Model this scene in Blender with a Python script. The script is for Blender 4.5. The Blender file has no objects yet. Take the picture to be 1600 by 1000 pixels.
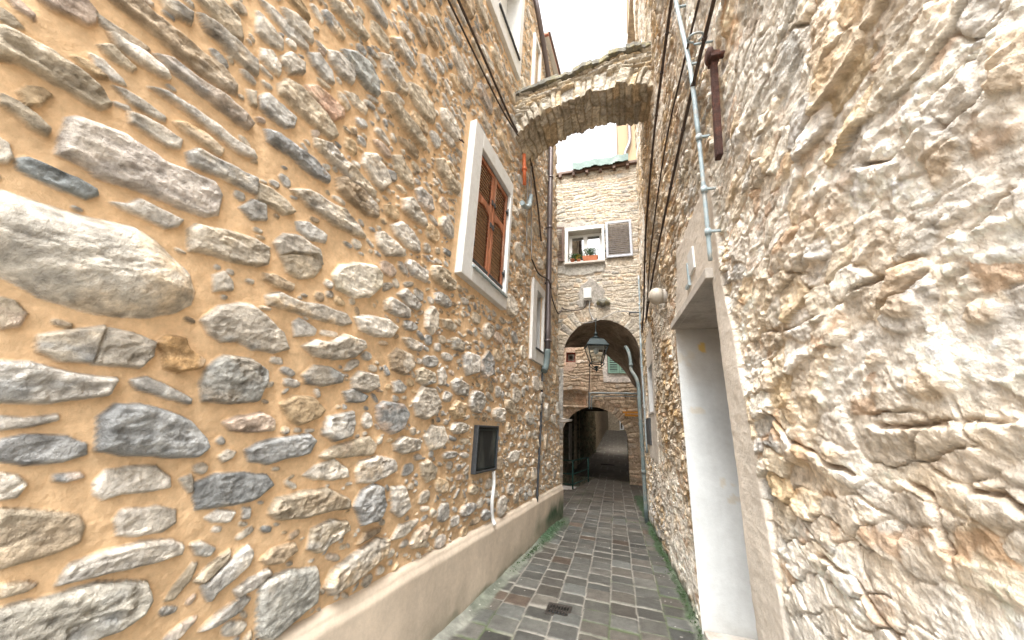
import bpy, bmesh, math, random
import numpy as np
from mathutils import Vector, Matrix
D = bpy.data
scene = bpy.context.scene
COL = scene.collection
rad = math.radians

# ------------------------------------------------------------------ camera
PITCH, ROLL, YAW, CAMH = rad(16.87), rad(3.015), rad(17.85), 1.55
cam_d = D.cameras.new("camera"); cam = D.objects.new("camera", cam_d); COL.objects.link(cam)
cam_d.sensor_width = 36; cam_d.lens = 36 * 544.54 / 1600; cam_d.clip_end = 3000; cam_d.clip_start = 0.05
cam.matrix_world = (Matrix.Translation((0, 0, CAMH)) @ Matrix.Rotation(YAW, 4, 'Z')
                    @ Matrix.Rotation(math.pi / 2 + PITCH, 4, 'X') @ Matrix.Rotation(ROLL, 4, 'Z'))
cam_d.dof.use_dof = True; cam_d.dof.focus_distance = 5.0; cam_d.dof.aperture_fstop = 5.0
scene.camera = cam

# ------------------------------------------------------------------ sky, sun, exposure
SUN_EL, SUN_AZ = rad(62), rad(184)     # azimuth clockwise from +Y: behind the camera and high
world = D.worlds.new("World"); scene.world = world; world.use_nodes = True
nt = world.node_tree; nt.nodes.clear()
sky = nt.nodes.new('ShaderNodeTexSky'); sky.sky_type = 'NISHITA'; sky.sun_disc = False
sky.sun_elevation = SUN_EL; sky.sun_rotation = SUN_AZ; sky.dust_density = 4; sky.air_density = 1.0
hsv = nt.nodes.new('ShaderNodeHueSaturation'); hsv.inputs['Saturation'].default_value = 0.12   # milky overcast
gain = nt.nodes.new('ShaderNodeMix'); gain.data_type = 'RGBA'; gain.blend_type = 'MULTIPLY'
gain.inputs[0].default_value = 1; gain.inputs[7].default_value = (1.0, 0.98, 0.96, 1)
bg = nt.nodes.new('ShaderNodeBackground'); bg.inputs[1].default_value = 0.15
wo = nt.nodes.new('ShaderNodeOutputWorld')
nt.links.new(sky.outputs[0], hsv.inputs['Color']); nt.links.new(hsv.outputs[0], gain.inputs[6])
nt.links.new(gain.outputs[2], bg.inputs[0]); nt.links.new(bg.outputs[0], wo.inputs[0])
sun_d = D.lights.new("sun", 'SUN'); sun_d.energy = 1.2; sun_d.angle = rad(32); sun_d.color = (1, 0.96, 0.91)
sun = D.objects.new("sun", sun_d); COL.objects.link(sun)
sdir = Vector((math.sin(SUN_AZ) * math.cos(SUN_EL), math.cos(SUN_AZ) * math.cos(SUN_EL), math.sin(SUN_EL)))
sun.rotation_euler = sdir.to_track_quat('Z', 'Y').to_euler(); sun.location = sdir * 40
vs = scene.view_settings; vs.view_transform = 'Standard'; vs.look = 'None'; vs.gamma = 1; vs.exposure = 2.62
scene.cycles.max_bounces = 12; scene.cycles.diffuse_bounces = 8

# ------------------------------------------------------------------ helpers
rng = np.random.default_rng(7)
random.seed(7)

def smooth(a, b, x):
    t = np.clip((x - a) / (b - a), 0, 1); return t * t * (3 - 2 * t)

_T = np.random.default_rng(11).random((256, 256)).astype(np.float32) * 2 - 1
def noise(x, y, seed=0):
    ox, oy = (seed * 37.17) % 256, (seed * 91.73) % 256
    x = x + ox; y = y + oy
    xi = np.floor(x).astype(np.int32); yi = np.floor(y).astype(np.int32)
    fx = (x - xi).astype(np.float32); fy = (y - yi).astype(np.float32)
    fx = fx * fx * (3 - 2 * fx); fy = fy * fy * (3 - 2 * fy)
    x0 = xi & 255; x1 = (xi + 1) & 255; y0 = yi & 255; y1 = (yi + 1) & 255
    return (_T[y0, x0] * (1 - fx) + _T[y0, x1] * fx) * (1 - fy) + (_T[y1, x0] * (1 - fx) + _T[y1, x1] * fx) * fy
def fbm(x, y, seed=0, octs=4, gain=0.5, ridged=False):
    a, s, t = 1.0, 0.0, 0.0
    for i in range(octs):
        n = noise(x * 2 ** i, y * 2 ** i * 1.03, seed + i * 3.3)
        if ridged: n = 1 - 2 * np.abs(n)
        s = s + a * n; t += a; a *= gain
    return s / t
def voronoi(x, y, seed=0, jit=0.85):
    """edge distance, cell random numbers, offset from the cell's centre"""
    r = np.random.default_rng(100 + seed).random((256, 256, 2)).astype(np.float32)
    xi = np.floor(x).astype(np.int32); yi = np.floor(y).astype(np.int32)
    f1 = np.full(x.shape, 9, np.float32); f2 = f1.copy(); idx = np.zeros(x.shape, np.int32)
    dx1 = np.zeros_like(f1); dy1 = np.zeros_like(f1)
    for j in (-1, 0, 1):
        for i in (-1, 0, 1):
            cx = xi + i; cy = yi + j; q = r[cy & 255, cx & 255]
            dx = x - (cx + .5 + (q[..., 0] - .5) * jit); dy = y - (cy + .5 + (q[..., 1] - .5) * jit)
            d = np.sqrt(dx * dx + dy * dy); near = d < f1
            f2 = np.where(near, f1, np.minimum(f2, d)); idx = np.where(near, (cy & 255) * 256 + (cx & 255), idx)
            dx1 = np.where(near, dx, dx1); dy1 = np.where(near, dy, dy1); f1 = np.where(near, d, f1)
    return f2 - f1, idx, dx1, dy1
def axis(*segs):
    """axis((start, end, step), ...) -> nonuniform coordinates"""
    out = []
    for a, b, st in segs:
        n = max(1, int(round((b - a) / st))); out.append(np.linspace(a, b, n, endpoint=False))
    out.append([segs[-1][1]]); return np.concatenate(out).astype(np.float32)

class Frame:
    """s along the wall, z up, o out of the wall into the alley"""
    def __init__(f, O, ds, dn): f.O = np.array(O, float); f.ds = np.array((*ds, 0.)); f.dn = np.array((*dn, 0.))
    def __call__(f, s, z, o=0.0):
        s = np.asarray(s, float)[..., None]; z = np.asarray(z, float)[..., None]; o = np.asarray(o, float)[..., None]
        return f.O + f.ds * s + f.dn * o + np.array((0, 0, 1.)) * z
aL, aR = rad(4.09), rad(-2.75)
LF = Frame((-1.6415 * math.cos(aL), 1.6415 * math.sin(aL), 0), (math.sin(aL), math.cos(aL)), (math.cos(aL), -math.sin(aL)))
RF = Frame((.7493 * math.cos(aR), -.7493 * math.sin(aR), 0), (math.sin(aR), math.cos(aR)), (-math.cos(aR), math.sin(aR)))
def FF(Y): return Frame((0, Y, 0), (1, 0), (0, -1))

def finish(me, name, m, parent, label=None):
    me.name = name
    o = D.objects.new(name, me); COL.objects.link(o)
    if m: me.materials.append(m)
    if parent is not None: o.parent = parent
    if label: o['label'] = label
    return o
def root_loc(parent):
    p = parent; v = Vector((0, 0, 0))
    while p is not None: v = v + p.location; p = p.parent
    return np.array(v)
def grid_mesh(name, P, colr, m, parent=None, keep=None, label=None, rough=None):
    """P (n,m,3) positions, colr (n,m,3) albedo, keep (n-1,m-1) faces to keep"""
    P = P - root_loc(parent)
    n, k = P.shape[:2]
    idx = np.arange(n * k).reshape(n, k)
    q = np.stack([idx[:-1, :-1], idx[1:, :-1], idx[1:, 1:], idx[:-1, 1:]], -1)
    q = q[keep] if keep is not None else q.reshape(-1, 4)
    me = D.meshes.new(name)
    me.vertices.add(n * k); me.vertices.foreach_set('co', P.astype(np.float32).ravel())
    me.loops.add(q.size); me.loops.foreach_set('vertex_index', q.astype(np.int32).ravel())
    me.polygons.add(len(q)); me.polygons.foreach_set('loop_start', np.arange(0, q.size, 4, dtype=np.int32))
    me.polygons.foreach_set('use_smooth', np.ones(len(q), bool))
    me.update(calc_edges=True)
    ca = me.color_attributes.new('col', 'FLOAT_COLOR', 'POINT')
    c4 = np.ones((n * k, 4), np.float32); c4[:, :3] = colr.reshape(-1, 3); c4[:, 3] = 1 if rough is None else rough.ravel(); ca.data.foreach_set('color', c4.ravel())
    return finish(me, name, m, parent, label)

class MB:
    """collects shapes and links them as one mesh object"""
    def __init__(s): s.v = []; s.f = []; s.sm = []; s.cuts = [(0, 0)]
    def cut(s): s.cuts.append((len(s.v), len(s.f)))
    def add(s, vs, fs, smooth=False):
        b = len(s.v); s.v += [tuple(map(float, p)) for p in vs]; s.f += [tuple(b + i for i in f) for f in fs]; s.sm += [smooth] * len(fs)
        return s
    def box(s, F, s0, s1, z0, z1, o0, o1, jit=0):
        P = [F(a, z, o) for o in (o0, o1) for z in (z0, z1) for a in (s0, s1)]
        if jit: P = [p + np.array([random.uniform(-jit, jit) for _ in range(3)]) for p in P]
        return s.add(P, [(0, 1, 3, 2), (4, 6, 7, 5), (0, 4, 5, 1), (2, 3, 7, 6), (0, 2, 6, 4), (1, 5, 7, 3)])
    def prism(s, F, poly, o0, o1):
        """polygon [(s,z)] extruded from o0 to o1"""
        n = len(poly); P = [F(a, z, o0) for a, z in poly] + [F(a, z, o1) for a, z in poly]
        return s.add(P, [tuple(range(n)), tuple(range(2 * n - 1, n - 1, -1))] + [(i, (i + 1) % n, n + (i + 1) % n, n + i) for i in range(n)])
    def tube(s, pts, r, n=10, cap=True, r2=None):
        pts = [Vector(p) for p in pts]; b = len(s.v); m = len(pts)
        prev = None
        for i, p in enumerate(pts):
            t = (pts[min(i + 1, m - 1)] - pts[max(i - 1, 0)]).normalized()
            if prev is None:
                up = Vector((0, 0, 1)) if abs(t.z) < .9 else Vector((1, 0, 0))
                u = t.cross(up).normalized()
            else: u = (prev - t * prev.dot(t)).normalized()
            prev = u; w = t.cross(u)
            rr = r if r2 is None else r + (r2 - r) * i / (m - 1)
            for k in range(n):
                a = 2 * math.pi * k / n; s.v.append(tuple(p + (u * math.cos(a) + w * math.sin(a)) * rr))
        for i in range(m - 1):
            for k in range(n):
                s.f.append((b + i * n + k, b + i * n + (k + 1) % n, b + (i + 1) * n + (k + 1) % n, b + (i + 1) * n + k)); s.sm.append(True)
        if cap:
            s.f.append(tuple(b + k for k in range(n))[::-1]); s.f.append(tuple(b + (m - 1) * n + k for k in range(n))); s.sm += [False] * 2
        return s
    def lathe(s, c, prof, n=16, axis=(0, 0, 1), smooth=True):
        """prof [(radius, height)] about axis through c"""
        ax = Vector(axis).normalized(); up = Vector((1, 0, 0)) if abs(ax.x) < .9 else Vector((0, 1, 0))
        u = ax.cross(up).normalized(); w = ax.cross(u); b = len(s.v); c = Vector(c)
        for r, h in prof:
            for k in range(n):
                a = 2 * math.pi * (k + .5) / n; s.v.append(tuple(c + ax * h + (u * math.cos(a) + w * math.sin(a)) * r))
        for i in range(len(prof) - 1):
            for k in range(n):
                s.f.append((b + i * n + k, b + i * n + (k + 1) % n, b + (i + 1) * n + (k + 1) % n, b + (i + 1) * n + k)); s.sm.append(smooth)
        s.f.append(tuple(b + k for k in range(n))[::-1]); s.f.append(tuple(b + (len(prof) - 1) * n + k for k in range(n))); s.sm += [False] * 2
        return s
    def build(s, name, m, parent=None, bevel=0, label=None):
        me = D.meshes.new(name); off = root_loc(parent)
        me.from_pydata([tuple(np.array(p) - off) for p in s.v], [], s.f)
        me.polygons.foreach_set('use_smooth', s.sm)
        bm = bmesh.new(); bm.from_mesh(me); bmesh.ops.recalc_face_normals(bm, faces=bm.faces); bm.to_mesh(me); bm.free()
        o = finish(me, name, m, parent, label)
        if bevel:
            b = o.modifiers.new('bevel', 'BEVEL'); b.width = bevel; b.segments = 2; b.limit_method = 'ANGLE'; b.harden_normals = False
        return o
def build_each(b, name, m, parent, bevel=0):
    """one object for every piece closed with b.cut()"""
    cs = b.cuts if b.cuts[-1] == (len(b.v), len(b.f)) else b.cuts + [(len(b.v), len(b.f))]
    for (v0, f0), (v1, f1) in zip(cs, cs[1:]):
        q = MB(); q.v = b.v[v0:v1]; q.f = [tuple(i - v0 for i in f) for f in b.f[f0:f1]]; q.sm = b.sm[f0:f1]; q.build(name, m, parent, bevel)
def tag(o, label, cat, group=None):
    o['label'] = label; o['category'] = cat
    if group: o['group'] = group
    return o
def thing(name, label, cat, loc=(0, 0, 0), group=None):
    o = D.objects.new(name, None); COL.objects.link(o); o.location = Vector([float(a) for a in loc]); o.empty_display_size = .2
    return tag(o, label, cat, group)
def arc(p0, p1, p2, n=8):
    p0, p1, p2 = (Vector(tuple(map(float, p))) for p in (p0, p1, p2))
    return [p0 * (1 - t) ** 2 + p1 * 2 * t * (1 - t) + p2 * t * t for t in [i / n for i in range(n + 1)]]
def smooth_path(pts, n=6):
    """Catmull-Rom through the points"""
    P = [Vector(tuple(map(float, p))) for p in pts]; P = [P[0] * 2 - P[1]] + P + [P[-1] * 2 - P[-2]]; out = []
    for i in range(1, len(P) - 2):
        for j in range(n):
            t = j / n; a, b, c, d = P[i - 1:i + 3]
            out.append(.5 * ((2 * b) + (c - a) * t + (2 * a - 5 * b + 4 * c - d) * t * t + (3 * b - a - 3 * c + d) * t ** 3))
    return out + [P[-2]]

# ------------------------------------------------------------------ materials
def mat(name, color=None, rough=.8, var=.12, vscale=6, bump=.2, bscale=60, bdist=.004, metal=0, color2=None, c2scale=3, c2lo=.5, c2hi=.62, stretch=(1, 1, 1), spec=.3):
    """procedural material: base colour (or the mesh's own 'col' attribute), mottling, optional second colour in patches, fine bump"""
    m = D.materials.new(name); m.use_nodes = True; N = m.node_tree.nodes; Lk = m.node_tree.links
    b = N['Principled BSDF']; b.inputs['Roughness'].default_value = rough; b.inputs['Metallic'].default_value = metal
    b.inputs['Specular IOR Level'].default_value = spec
    tc = N.new('ShaderNodeTexCoord'); mp = N.new('ShaderNodeMapping'); mp.inputs['Scale'].default_value = stretch
    Lk.new(tc.outputs['Object'], mp.inputs[0])
    def nz(scale, det=6, ro=.6):
        n = N.new('ShaderNodeTexNoise'); n.inputs['Scale'].default_value = scale; n.inputs['Detail'].default_value = det; n.inputs['Roughness'].default_value = ro
        Lk.new(mp.outputs[0], n.inputs['Vector']); return n
    if color is None:
        a = N.new('ShaderNodeAttribute'); a.attribute_name = 'col'; src = a.outputs['Color']
    else:
        a = N.new('ShaderNodeRGB'); a.outputs[0].default_value = (*color, 1); src = a.outputs[0]
    if color2:
        n2 = nz(c2scale, 8, .65); r2 = N.new('ShaderNodeMapRange'); r2.inputs[1].default_value = c2lo; r2.inputs[2].default_value = c2hi
        mx = N.new('ShaderNodeMix'); mx.data_type = 'RGBA'; mx.inputs[7].default_value = (*color2, 1)
        Lk.new(n2.outputs[0], r2.inputs[0]); Lk.new(r2.outputs[0], mx.inputs[0]); Lk.new(src, mx.inputs[6]); src = mx.outputs[2]
    n1 = nz(vscale); r1 = N.new('ShaderNodeMapRange'); r1.inputs[1].default_value = .25; r1.inputs[2].default_value = .75
    r1.inputs[3].default_value = 1 - var * 1.6; r1.inputs[4].default_value = 1 + var * 1.6
    alpha = a.outputs['Alpha'] if color is None else None
    mu = N.new('ShaderNodeMix'); mu.data_type = 'RGBA'; mu.blend_type = 'MULTIPLY'; mu.inputs[0].default_value = 1
    Lk.new(n1.outputs[0], r1.inputs[0]); Lk.new(src, mu.inputs[6]); Lk.new(r1.outputs[0], mu.inputs[7])
    n4 = nz(bscale * .7, 4, .7); r4 = N.new('ShaderNodeMapRange'); r4.inputs[1].default_value = .3; r4.inputs[2].default_value = .7
    r4.inputs[3].default_value = 1 - var; r4.inputs[4].default_value = 1 + var
    mv = N.new('ShaderNodeMix'); mv.data_type = 'RGBA'; mv.blend_type = 'MULTIPLY'; mv.inputs[0].default_value = 1
    Lk.new(n4.outputs[0], r4.inputs[0]); Lk.new(mu.outputs[2], mv.inputs[6]); Lk.new(r4.outputs[0], mv.inputs[7])
    Lk.new(mv.outputs[2], b.inputs['Base Color'])
    if alpha is not None:      # coarse-grained stone against fine sandy mortar: the attribute's alpha scales mottling and relief
        mv.inputs[0].default_value = 1; Lk.new(alpha, mv.inputs[0]); Lk.new(alpha, mu.inputs[0])
    if bump:
        n3 = nz(bscale, 6, .65); bp = N.new('ShaderNodeBump'); bp.inputs['Strength'].default_value = bump; bp.inputs['Distance'].default_value = bdist
        Lk.new(n3.outputs[0], bp.inputs['Height']); Lk.new(bp.outputs[0], b.inputs['Normal'])
        if alpha is not None:
            ma = N.new('ShaderNodeMath'); ma.operation = 'MULTIPLY'; ma.inputs[1].default_value = bump; Lk.new(alpha, ma.inputs[0]); Lk.new(ma.outputs[0], bp.inputs['Strength'])
            n5 = nz(bscale * 4, 4, .6); b5 = N.new('ShaderNodeBump'); b5.inputs['Strength'].default_value = .35; b5.inputs['Distance'].default_value = .002
            Lk.new(n5.outputs[0], b5.inputs['Height']); Lk.new(bp.outputs[0], b5.inputs['Normal']); Lk.new(b5.outputs[0], b.inputs['Normal'])
    return m
M = dict(
    rubble=mat('rendered_rubble', None, .92, .25, 16, .9, 48, .016, spec=.15),
    rough=mat('rough_rubble', None, .92, .17, 14, .8, 40, .020, spec=.15),
    paving=mat('porphyry_setts', None, .6, .12, 8, .45, 50, .006, spec=.35),
    plaster=mat('cream_plaster', (.60, .50, .39), .9, .08, 3, .35, 40, .005, color2=(.47, .39, .30), c2scale=2, stretch=(1, 1, .5)),
    cement=mat('grey_cement', (.46, .43, .39), .9, .12, 4, .5, 40, .006, color2=(.34, .31, .27), c2scale=3),
    limewash=mat('pale_blue_limewash', (.42, .46, .48), .85, .05, 3, .25, 30, .004, color2=(.36, .38, .38), c2scale=2.5, c2lo=.55, c2hi=.7),
    white=mat('white_paint', (.62, .63, .62), .6, .06, 5, .25, 50, .003, color2=(.46, .46, .43), c2scale=5, c2lo=.5, c2hi=.72),
    white_pvc=mat('white_window_frame', (.8, .82, .82), .4, .03, 5, .05, 60, .001),
    slat_wood=mat('faded_brown_slats', (.24, .115, .075), .7, .2, 14, .4, 60, .003, color2=(.32, .24, .19), c2scale=11),
    wood=mat('weathered_red_brown_wood', (.33, .13, .065), .65, .25, 14, .5, 60, .004, color2=(.42, .29, .21), c2scale=9, c2lo=.55, c2hi=.68, stretch=(1, 1, .15)),
    wood_dark=mat('brown_shutter_paint', (.12, .075, .055), .6, .12, 14, .3, 60, .003, stretch=(1, 1, .15)),
    shutter_grey=mat('grey_shutter_paint', (.36, .38, .42), .5, .08, 10, .15, 60, .002),
    slat_grey=mat('taupe_slats', (.22, .20, .19), .6, .08, 10, .15, 60, .002),
    green=mat('sage_green_paint', (.24, .38, .30), .6, .1, 10, .2, 60, .002),
    metal_dark=mat('dark_painted_metal', (.05, .055, .06), .5, .15, 12, .2, 80, .002, metal=.3),
    lamp_metal=mat('teal_black_cast_iron', (.018, .028, .03), .45, .2, 14, .25, 80, .002, metal=.4),
    pipe_brown=mat('grey_brown_painted_pipe', (.15, .13, .13), .35, .12, 10, .1, 60, .001, metal=.5, stretch=(1, 1, .2)),
    pipe_grey=mat('grey_pvc_conduit', (.27, .34, .37), .5, .1, 8, .12, 60, .001, color2=(.36, .38, .37), c2scale=12),
    pipe_teal=mat('grey_green_drainpipe', (.11, .145, .145), .6, .15, 8, .2, 60, .002, color2=(.19, .19, .17), c2scale=7),
    orange_pipe=mat('orange_plastic_pipe', (.55, .15, .06), .5, .1, 8, .1, 60, .001),
    lamp_cream=mat('cream_lamp_globe', (.40, .365, .31), .5, .05, 5, .1, 60, .001),
    cable=mat('black_rubber_cable', (.06, .045, .038), .6, .2, 20, .2, 90, .001),
    cable_grey=mat('grey_cable', (.30, .30, .29), .6, .1, 20, .1, 90, .001),
    rust=mat('rusted_iron', (.055, .027, .022), .85, .3, 14, .7, 60, .006, color2=(.11, .045, .03), c2scale=16),
    slate=mat('slate_coping', (.17, .165, .14), .85, .25, 9, .7, 40, .012, color2=(.26, .24, .14), c2scale=7),
    tile=mat('terracotta_tile', (.36, .16, .11), .85, .2, 9, .5, 50, .006),
    terracotta=mat('terracotta_pot', (.45, .16, .08), .8, .1, 9, .3, 60, .003),
    sheet=mat('verdigris_metal_sheet', (.13, .19, .175), .6, .12, 5, .2, 30, .004, color2=(.20, .25, .235), c2scale=4),
    render_cream=mat('cream_render', (.26, .19, .115), .9, .05, 3, .15, 40, .003),
    grey_sheet=mat('grey_cladding', (.085, .10, .115), .5, .08, 20, .1, 50, .002, stretch=(1, 1, .1)),
    soffit=mat('dark_stone_soffit', None, .95, .2, 10, .9, 30, .03, spec=.1),
    moss=mat('moss_green', (.04, .075, .028), .95, .3, 20, 0),
    rail=mat('green_railing_paint', (.018, .07, .058), .5, .12, 12, .1, 60, .001, metal=.2),
    iron=mat('cast_iron_grate', (.05, .045, .04), .6, .2, 20, .3, 80, .002, metal=.4),
    redframe=mat('red_wood_frame', (.30, .07, .045), .7, .15, 12, .2, 60, .002),
    orange=mat('orange_painted_board', (.62, .28, .05), .7, .15, 12, .2, 60, .002),
    leaf=mat('green_leaves', (.06, .13, .05), .6, .25, 20, 0),
    flower=mat('yellow_petals', (.7, .5, .05), .6, .1, 20, 0),
    earth=mat('earth', (.12, .10, .08), .95, .15, 2, .4, 20, .02),
    black_panel=mat('chalkboard_black', (.016, .018, .018), .75, .3, 5, .1, 60, .001, color2=(.05, .055, .05), c2scale=4, stretch=(1, 1, .3)),
    house=mat('house_rubble', (.34, .28, .20), .9, .25, 6, .6, 14, .03, color2=(.24, .2, .15), c2scale=7),
)
def glass_mat(name, tint=(.8, .85, .85), rough=.05, alpha=.25):
    m = D.materials.new(name); m.use_nodes = True; N = m.node_tree.nodes; Lk = m.node_tree.links; N.clear()
    g = N.new('ShaderNodeBsdfGlossy'); g.inputs['Roughness'].default_value = rough; t = N.new('ShaderNodeBsdfTransparent'); t.inputs[0].default_value = (*tint, 1)
    fr = N.new('ShaderNodeFresnel'); fr.inputs[0].default_value = 1.5
    ns = N.new('ShaderNodeTexNoise'); ns.inputs['Scale'].default_value = 3; bp = N.new('ShaderNodeBump'); bp.inputs['Strength'].default_value = .05
    Lk.new(ns.outputs[0], bp.inputs['Height']); Lk.new(bp.outputs[0], g.inputs['Normal'])
    ad = N.new('ShaderNodeMath'); ad.operation = 'ADD'; ad.inputs[1].default_value = alpha; ad.use_clamp = True
    mx = N.new('ShaderNodeMixShader'); o = N.new('ShaderNodeOutputMaterial')
    Lk.new(fr.outputs[0], ad.inputs[0]); Lk.new(ad.outputs[0], mx.inputs[0]); Lk.new(t.outputs[0], mx.inputs[1]); Lk.new(g.outputs[0], mx.inputs[2]); Lk.new(mx.outputs[0], o.inputs[0])
    return m
M['glass'] = glass_mat('lantern_glass', alpha=.04)
M['pane'] = glass_mat('window_glass', (.35, .38, .38), .03, .35)

# ================================================================== large structure
STONES = np.array([(.42, .385, .33), (.54, .51, .46), (.38, .37, .345), (.45, .39, .30), (.34, .345, .34), (.35, .28, .20), (.58, .54, .47), (.47, .38, .31), (.25, .26, .26), (.47, .36, .23)])
STONE_W = np.array([5, 5, 4, 4, 2, 1.6, 3, 1.2, .8, 1.2]); STONE_W = STONE_W / STONE_W.sum()
MORTAR = np.array((.66, .47, .285))

def poly_dist(X, Z, poly):
    d = np.full(X.shape, 1e9, np.float32); ins = np.zeros(X.shape, bool); n = len(poly)
    for i in range(n):
        x0, z0 = poly[i]; x1, z1 = poly[(i + 1) % n]; ex, ez = x1 - x0, z1 - z0; L = ex * ex + ez * ez + 1e-12
        t = np.clip(((X - x0) * ex + (Z - z0) * ez) / L, 0, 1)
        d = np.minimum(d, (X - x0 - t * ex) ** 2 + (Z - z0 - t * ez) ** 2)
        if z0 != z1: ins ^= ((Z < z0) != (Z < z1)) & (X < x0 + (Z - z0) * ex / ez)
    d = np.sqrt(d); return np.where(ins, d, -d)
def blob(cx, cz, a, b, ang, n=12):
    p = random.choice((2.1, 2.6, 3.2, 4)); r0 = random.uniform(0, 6); out = []
    k2, k3 = random.uniform(0, .10), random.uniform(0, .08); p3 = random.uniform(0, 6)
    for i in range(n):
        th = 2 * math.pi * (i + random.uniform(-.25, .25)) / n; c, s = math.cos(th), math.sin(th)
        r = (abs(c) ** p + abs(s) ** p) ** (-1 / p) * (1 + k2 * math.sin(2 * th + r0) + k3 * math.sin(3 * th + p3) + random.uniform(-.07, .05))
        x, z = a * r * c, b * r * s; out.append((cx + x * math.cos(ang) - z * math.sin(ang), cz + x * math.sin(ang) + z * math.cos(ang)))
    return out

class StoneWall:
    def __init__(w, sv, zv, seed):
        w.sv, w.zv = sv, zv; w.S, w.Z = np.meshgrid(sv, zv, indexing='ij')
        S, Z = w.S, w.Z
        w.base = .014 * fbm(S * 1.1, Z * 1.3, seed, 3) + .010 * fbm(S * 6, Z * 8, seed + 1, 4) + .0018 * fbm(S * 40, Z * 40, seed + 2, 3)
        w.H = w.base.copy(); w.C = np.ones((*S.shape, 3), np.float32) * MORTAR; w.A = np.full(S.shape, .42, np.float32); w.C *= (1 + .10 * fbm(S * 1.3, Z * 1.6, seed + 11, 4) + .07 * fbm(S * 9, Z * 9, seed + 12, 4, .65))[..., None]
        w.warp1 = .006 * fbm(S * 14, Z * 14, seed + 5, 3); w.warp2 = .006 * fbm(S * 14, Z * 14, seed + 6, 3)
        w.d1 = fbm(S * 9, Z * 16, seed + 7, 4, .6, True); w.d2 = fbm(S * 30, Z * 48, seed + 8, 3, .6); w.tone = fbm(S * 7, Z * 9, seed + 9, 4, .6)
        w.os, w.oz = sv[0], zv[0]; w.occ = np.zeros((int((sv[-1] - sv[0]) * 100) + 2, int((zv[-1] - zv[0]) * 100) + 2), bool)
    def mark(w, s0, s1, z0, z1): w.occ[max(0, int((s0 - w.os) * 100)):int((s1 - w.os) * 100), max(0, int((z0 - w.oz) * 100)):int((z1 - w.oz) * 100)] = True
    def free(w, cx, cz, a, b, ang, gap, put=False):
        R = max(a, b) + gap; i0 = int((cx - R - w.os) * 100); i1 = int((cx + R - w.os) * 100) + 2; j0 = int((cz - R - w.oz) * 100); j1 = int((cz + R - w.oz) * 100) + 2
        i0, j0 = max(i0, 0), max(j0, 0); i1, j1 = min(i1, w.occ.shape[0]), min(j1, w.occ.shape[1])
        if i1 <= i0 or j1 <= j0: return False
        x = (np.arange(i0, i1) / 100 + w.os - cx)[:, None]; z = (np.arange(j0, j1) / 100 + w.oz - cz)[None]
        c, s = math.cos(ang), math.sin(ang); u = np.abs(x * c + z * s) / (a + gap); v = np.abs(-x * s + z * c) / (b + gap)
        m = u ** 2.6 + v ** 2.6 < 1
        if put: w.occ[i0:i1, j0:j1] |= m; return True
        return not (w.occ[i0:i1, j0:j1] & m).any()
    def markpoly(w, poly, gap=.006):
        xs = [p[0] for p in poly]; zs = [p[1] for p in poly]
        i0 = max(0, int((min(xs) - gap - w.os) * 100)); i1 = int((max(xs) + gap - w.os) * 100) + 2; j0 = max(0, int((min(zs) - gap - w.oz) * 100)); j1 = int((max(zs) + gap - w.oz) * 100) + 2
        i1, j1 = min(i1, w.occ.shape[0]), min(j1, w.occ.shape[1])
        if i1 <= i0 or j1 <= j0: return
        X, Z = np.meshgrid(np.arange(i0, i1) / 100 + w.os, np.arange(j0, j1) / 100 + w.oz, indexing='ij')
        w.occ[i0:i1, j0:j1] |= poly_dist(X, Z, poly) > -gap
    def put(w, poly, h, edge, col, wash=.0, grow=.002):
        xs = [p[0] for p in poly]; zs = [p[1] for p in poly]; g = .015
        i0, i1 = np.searchsorted(w.sv, (min(xs) - g, max(xs) + g)); j0, j1 = np.searchsorted(w.zv, (min(zs) - g, max(zs) + g))
        if i1 - i0 < 2 or j1 - j0 < 2: return
        sl = np.s_[i0:i1, j0:j1]; size = min(1, (max(zs) - min(zs)) / .08)
        X = w.S[sl] + w.warp1[sl] * size; Z = w.Z[sl] + w.warp2[sl] * size
        d = poly_dist(X, Z, poly) + grow; mk = smooth(-.0025, .003, d)
        e = np.clip(d / edge, 0, 1); prof = h * (1 - (1 - e) ** 3)
        cx, cz = np.mean(xs), np.mean(zs); L = max(xs) - min(xs) + 1e-3
        prof = prof + e * ((X - cx) / L * random.uniform(-.5, .5) + (Z - cz) / L * random.uniform(-.8, .4)) * h
        big_ = smooth(.12, .3, max(zs) - min(zs)); a1 = random.uniform(.25, .6) * size * (1 - .6 * big_); prof = prof + e * (w.d1[sl] * .26 * h * a1 * 2 + w.d2[sl] * .10 * h)
        q = random.uniform(0, 6.28); st = .5 + .5 * np.sin((X * math.cos(q) + Z * math.sin(q)) / L * random.uniform(6, 14) + w.d1[sl] * 4)
        prof = prof - e * np.clip(st - .6, 0, 1) * h * random.choice((0, .35, .6)) * (1 - .8 * big_)
        w.H[sl] = w.H[sl] * (1 - mk) + (w.base[sl] * .5 + prof) * mk
        col = np.array(col); alt = STONES[random.randrange(len(STONES))]
        t = np.clip(w.tone[sl] * random.uniform(1, 2.4) + random.uniform(-.3, .3), 0, .8)[..., None]
        c = col * (1 - t) + alt * t; c = c * (1 + .42 * w.tone[sl][..., None] + .42 * w.d2[sl][..., None] + .16 * w.d1[sl][..., None])
        if wash: k = (smooth(.45, .1, e + .35 * w.tone[sl]) * wash)[..., None]; c = c * (1 - k) + MORTAR * k
        w.C[sl] = w.C[sl] * (1 - mk[..., None]) + c * mk[..., None]; w.A[sl] = w.A[sl] * (1 - mk) + mk

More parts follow.
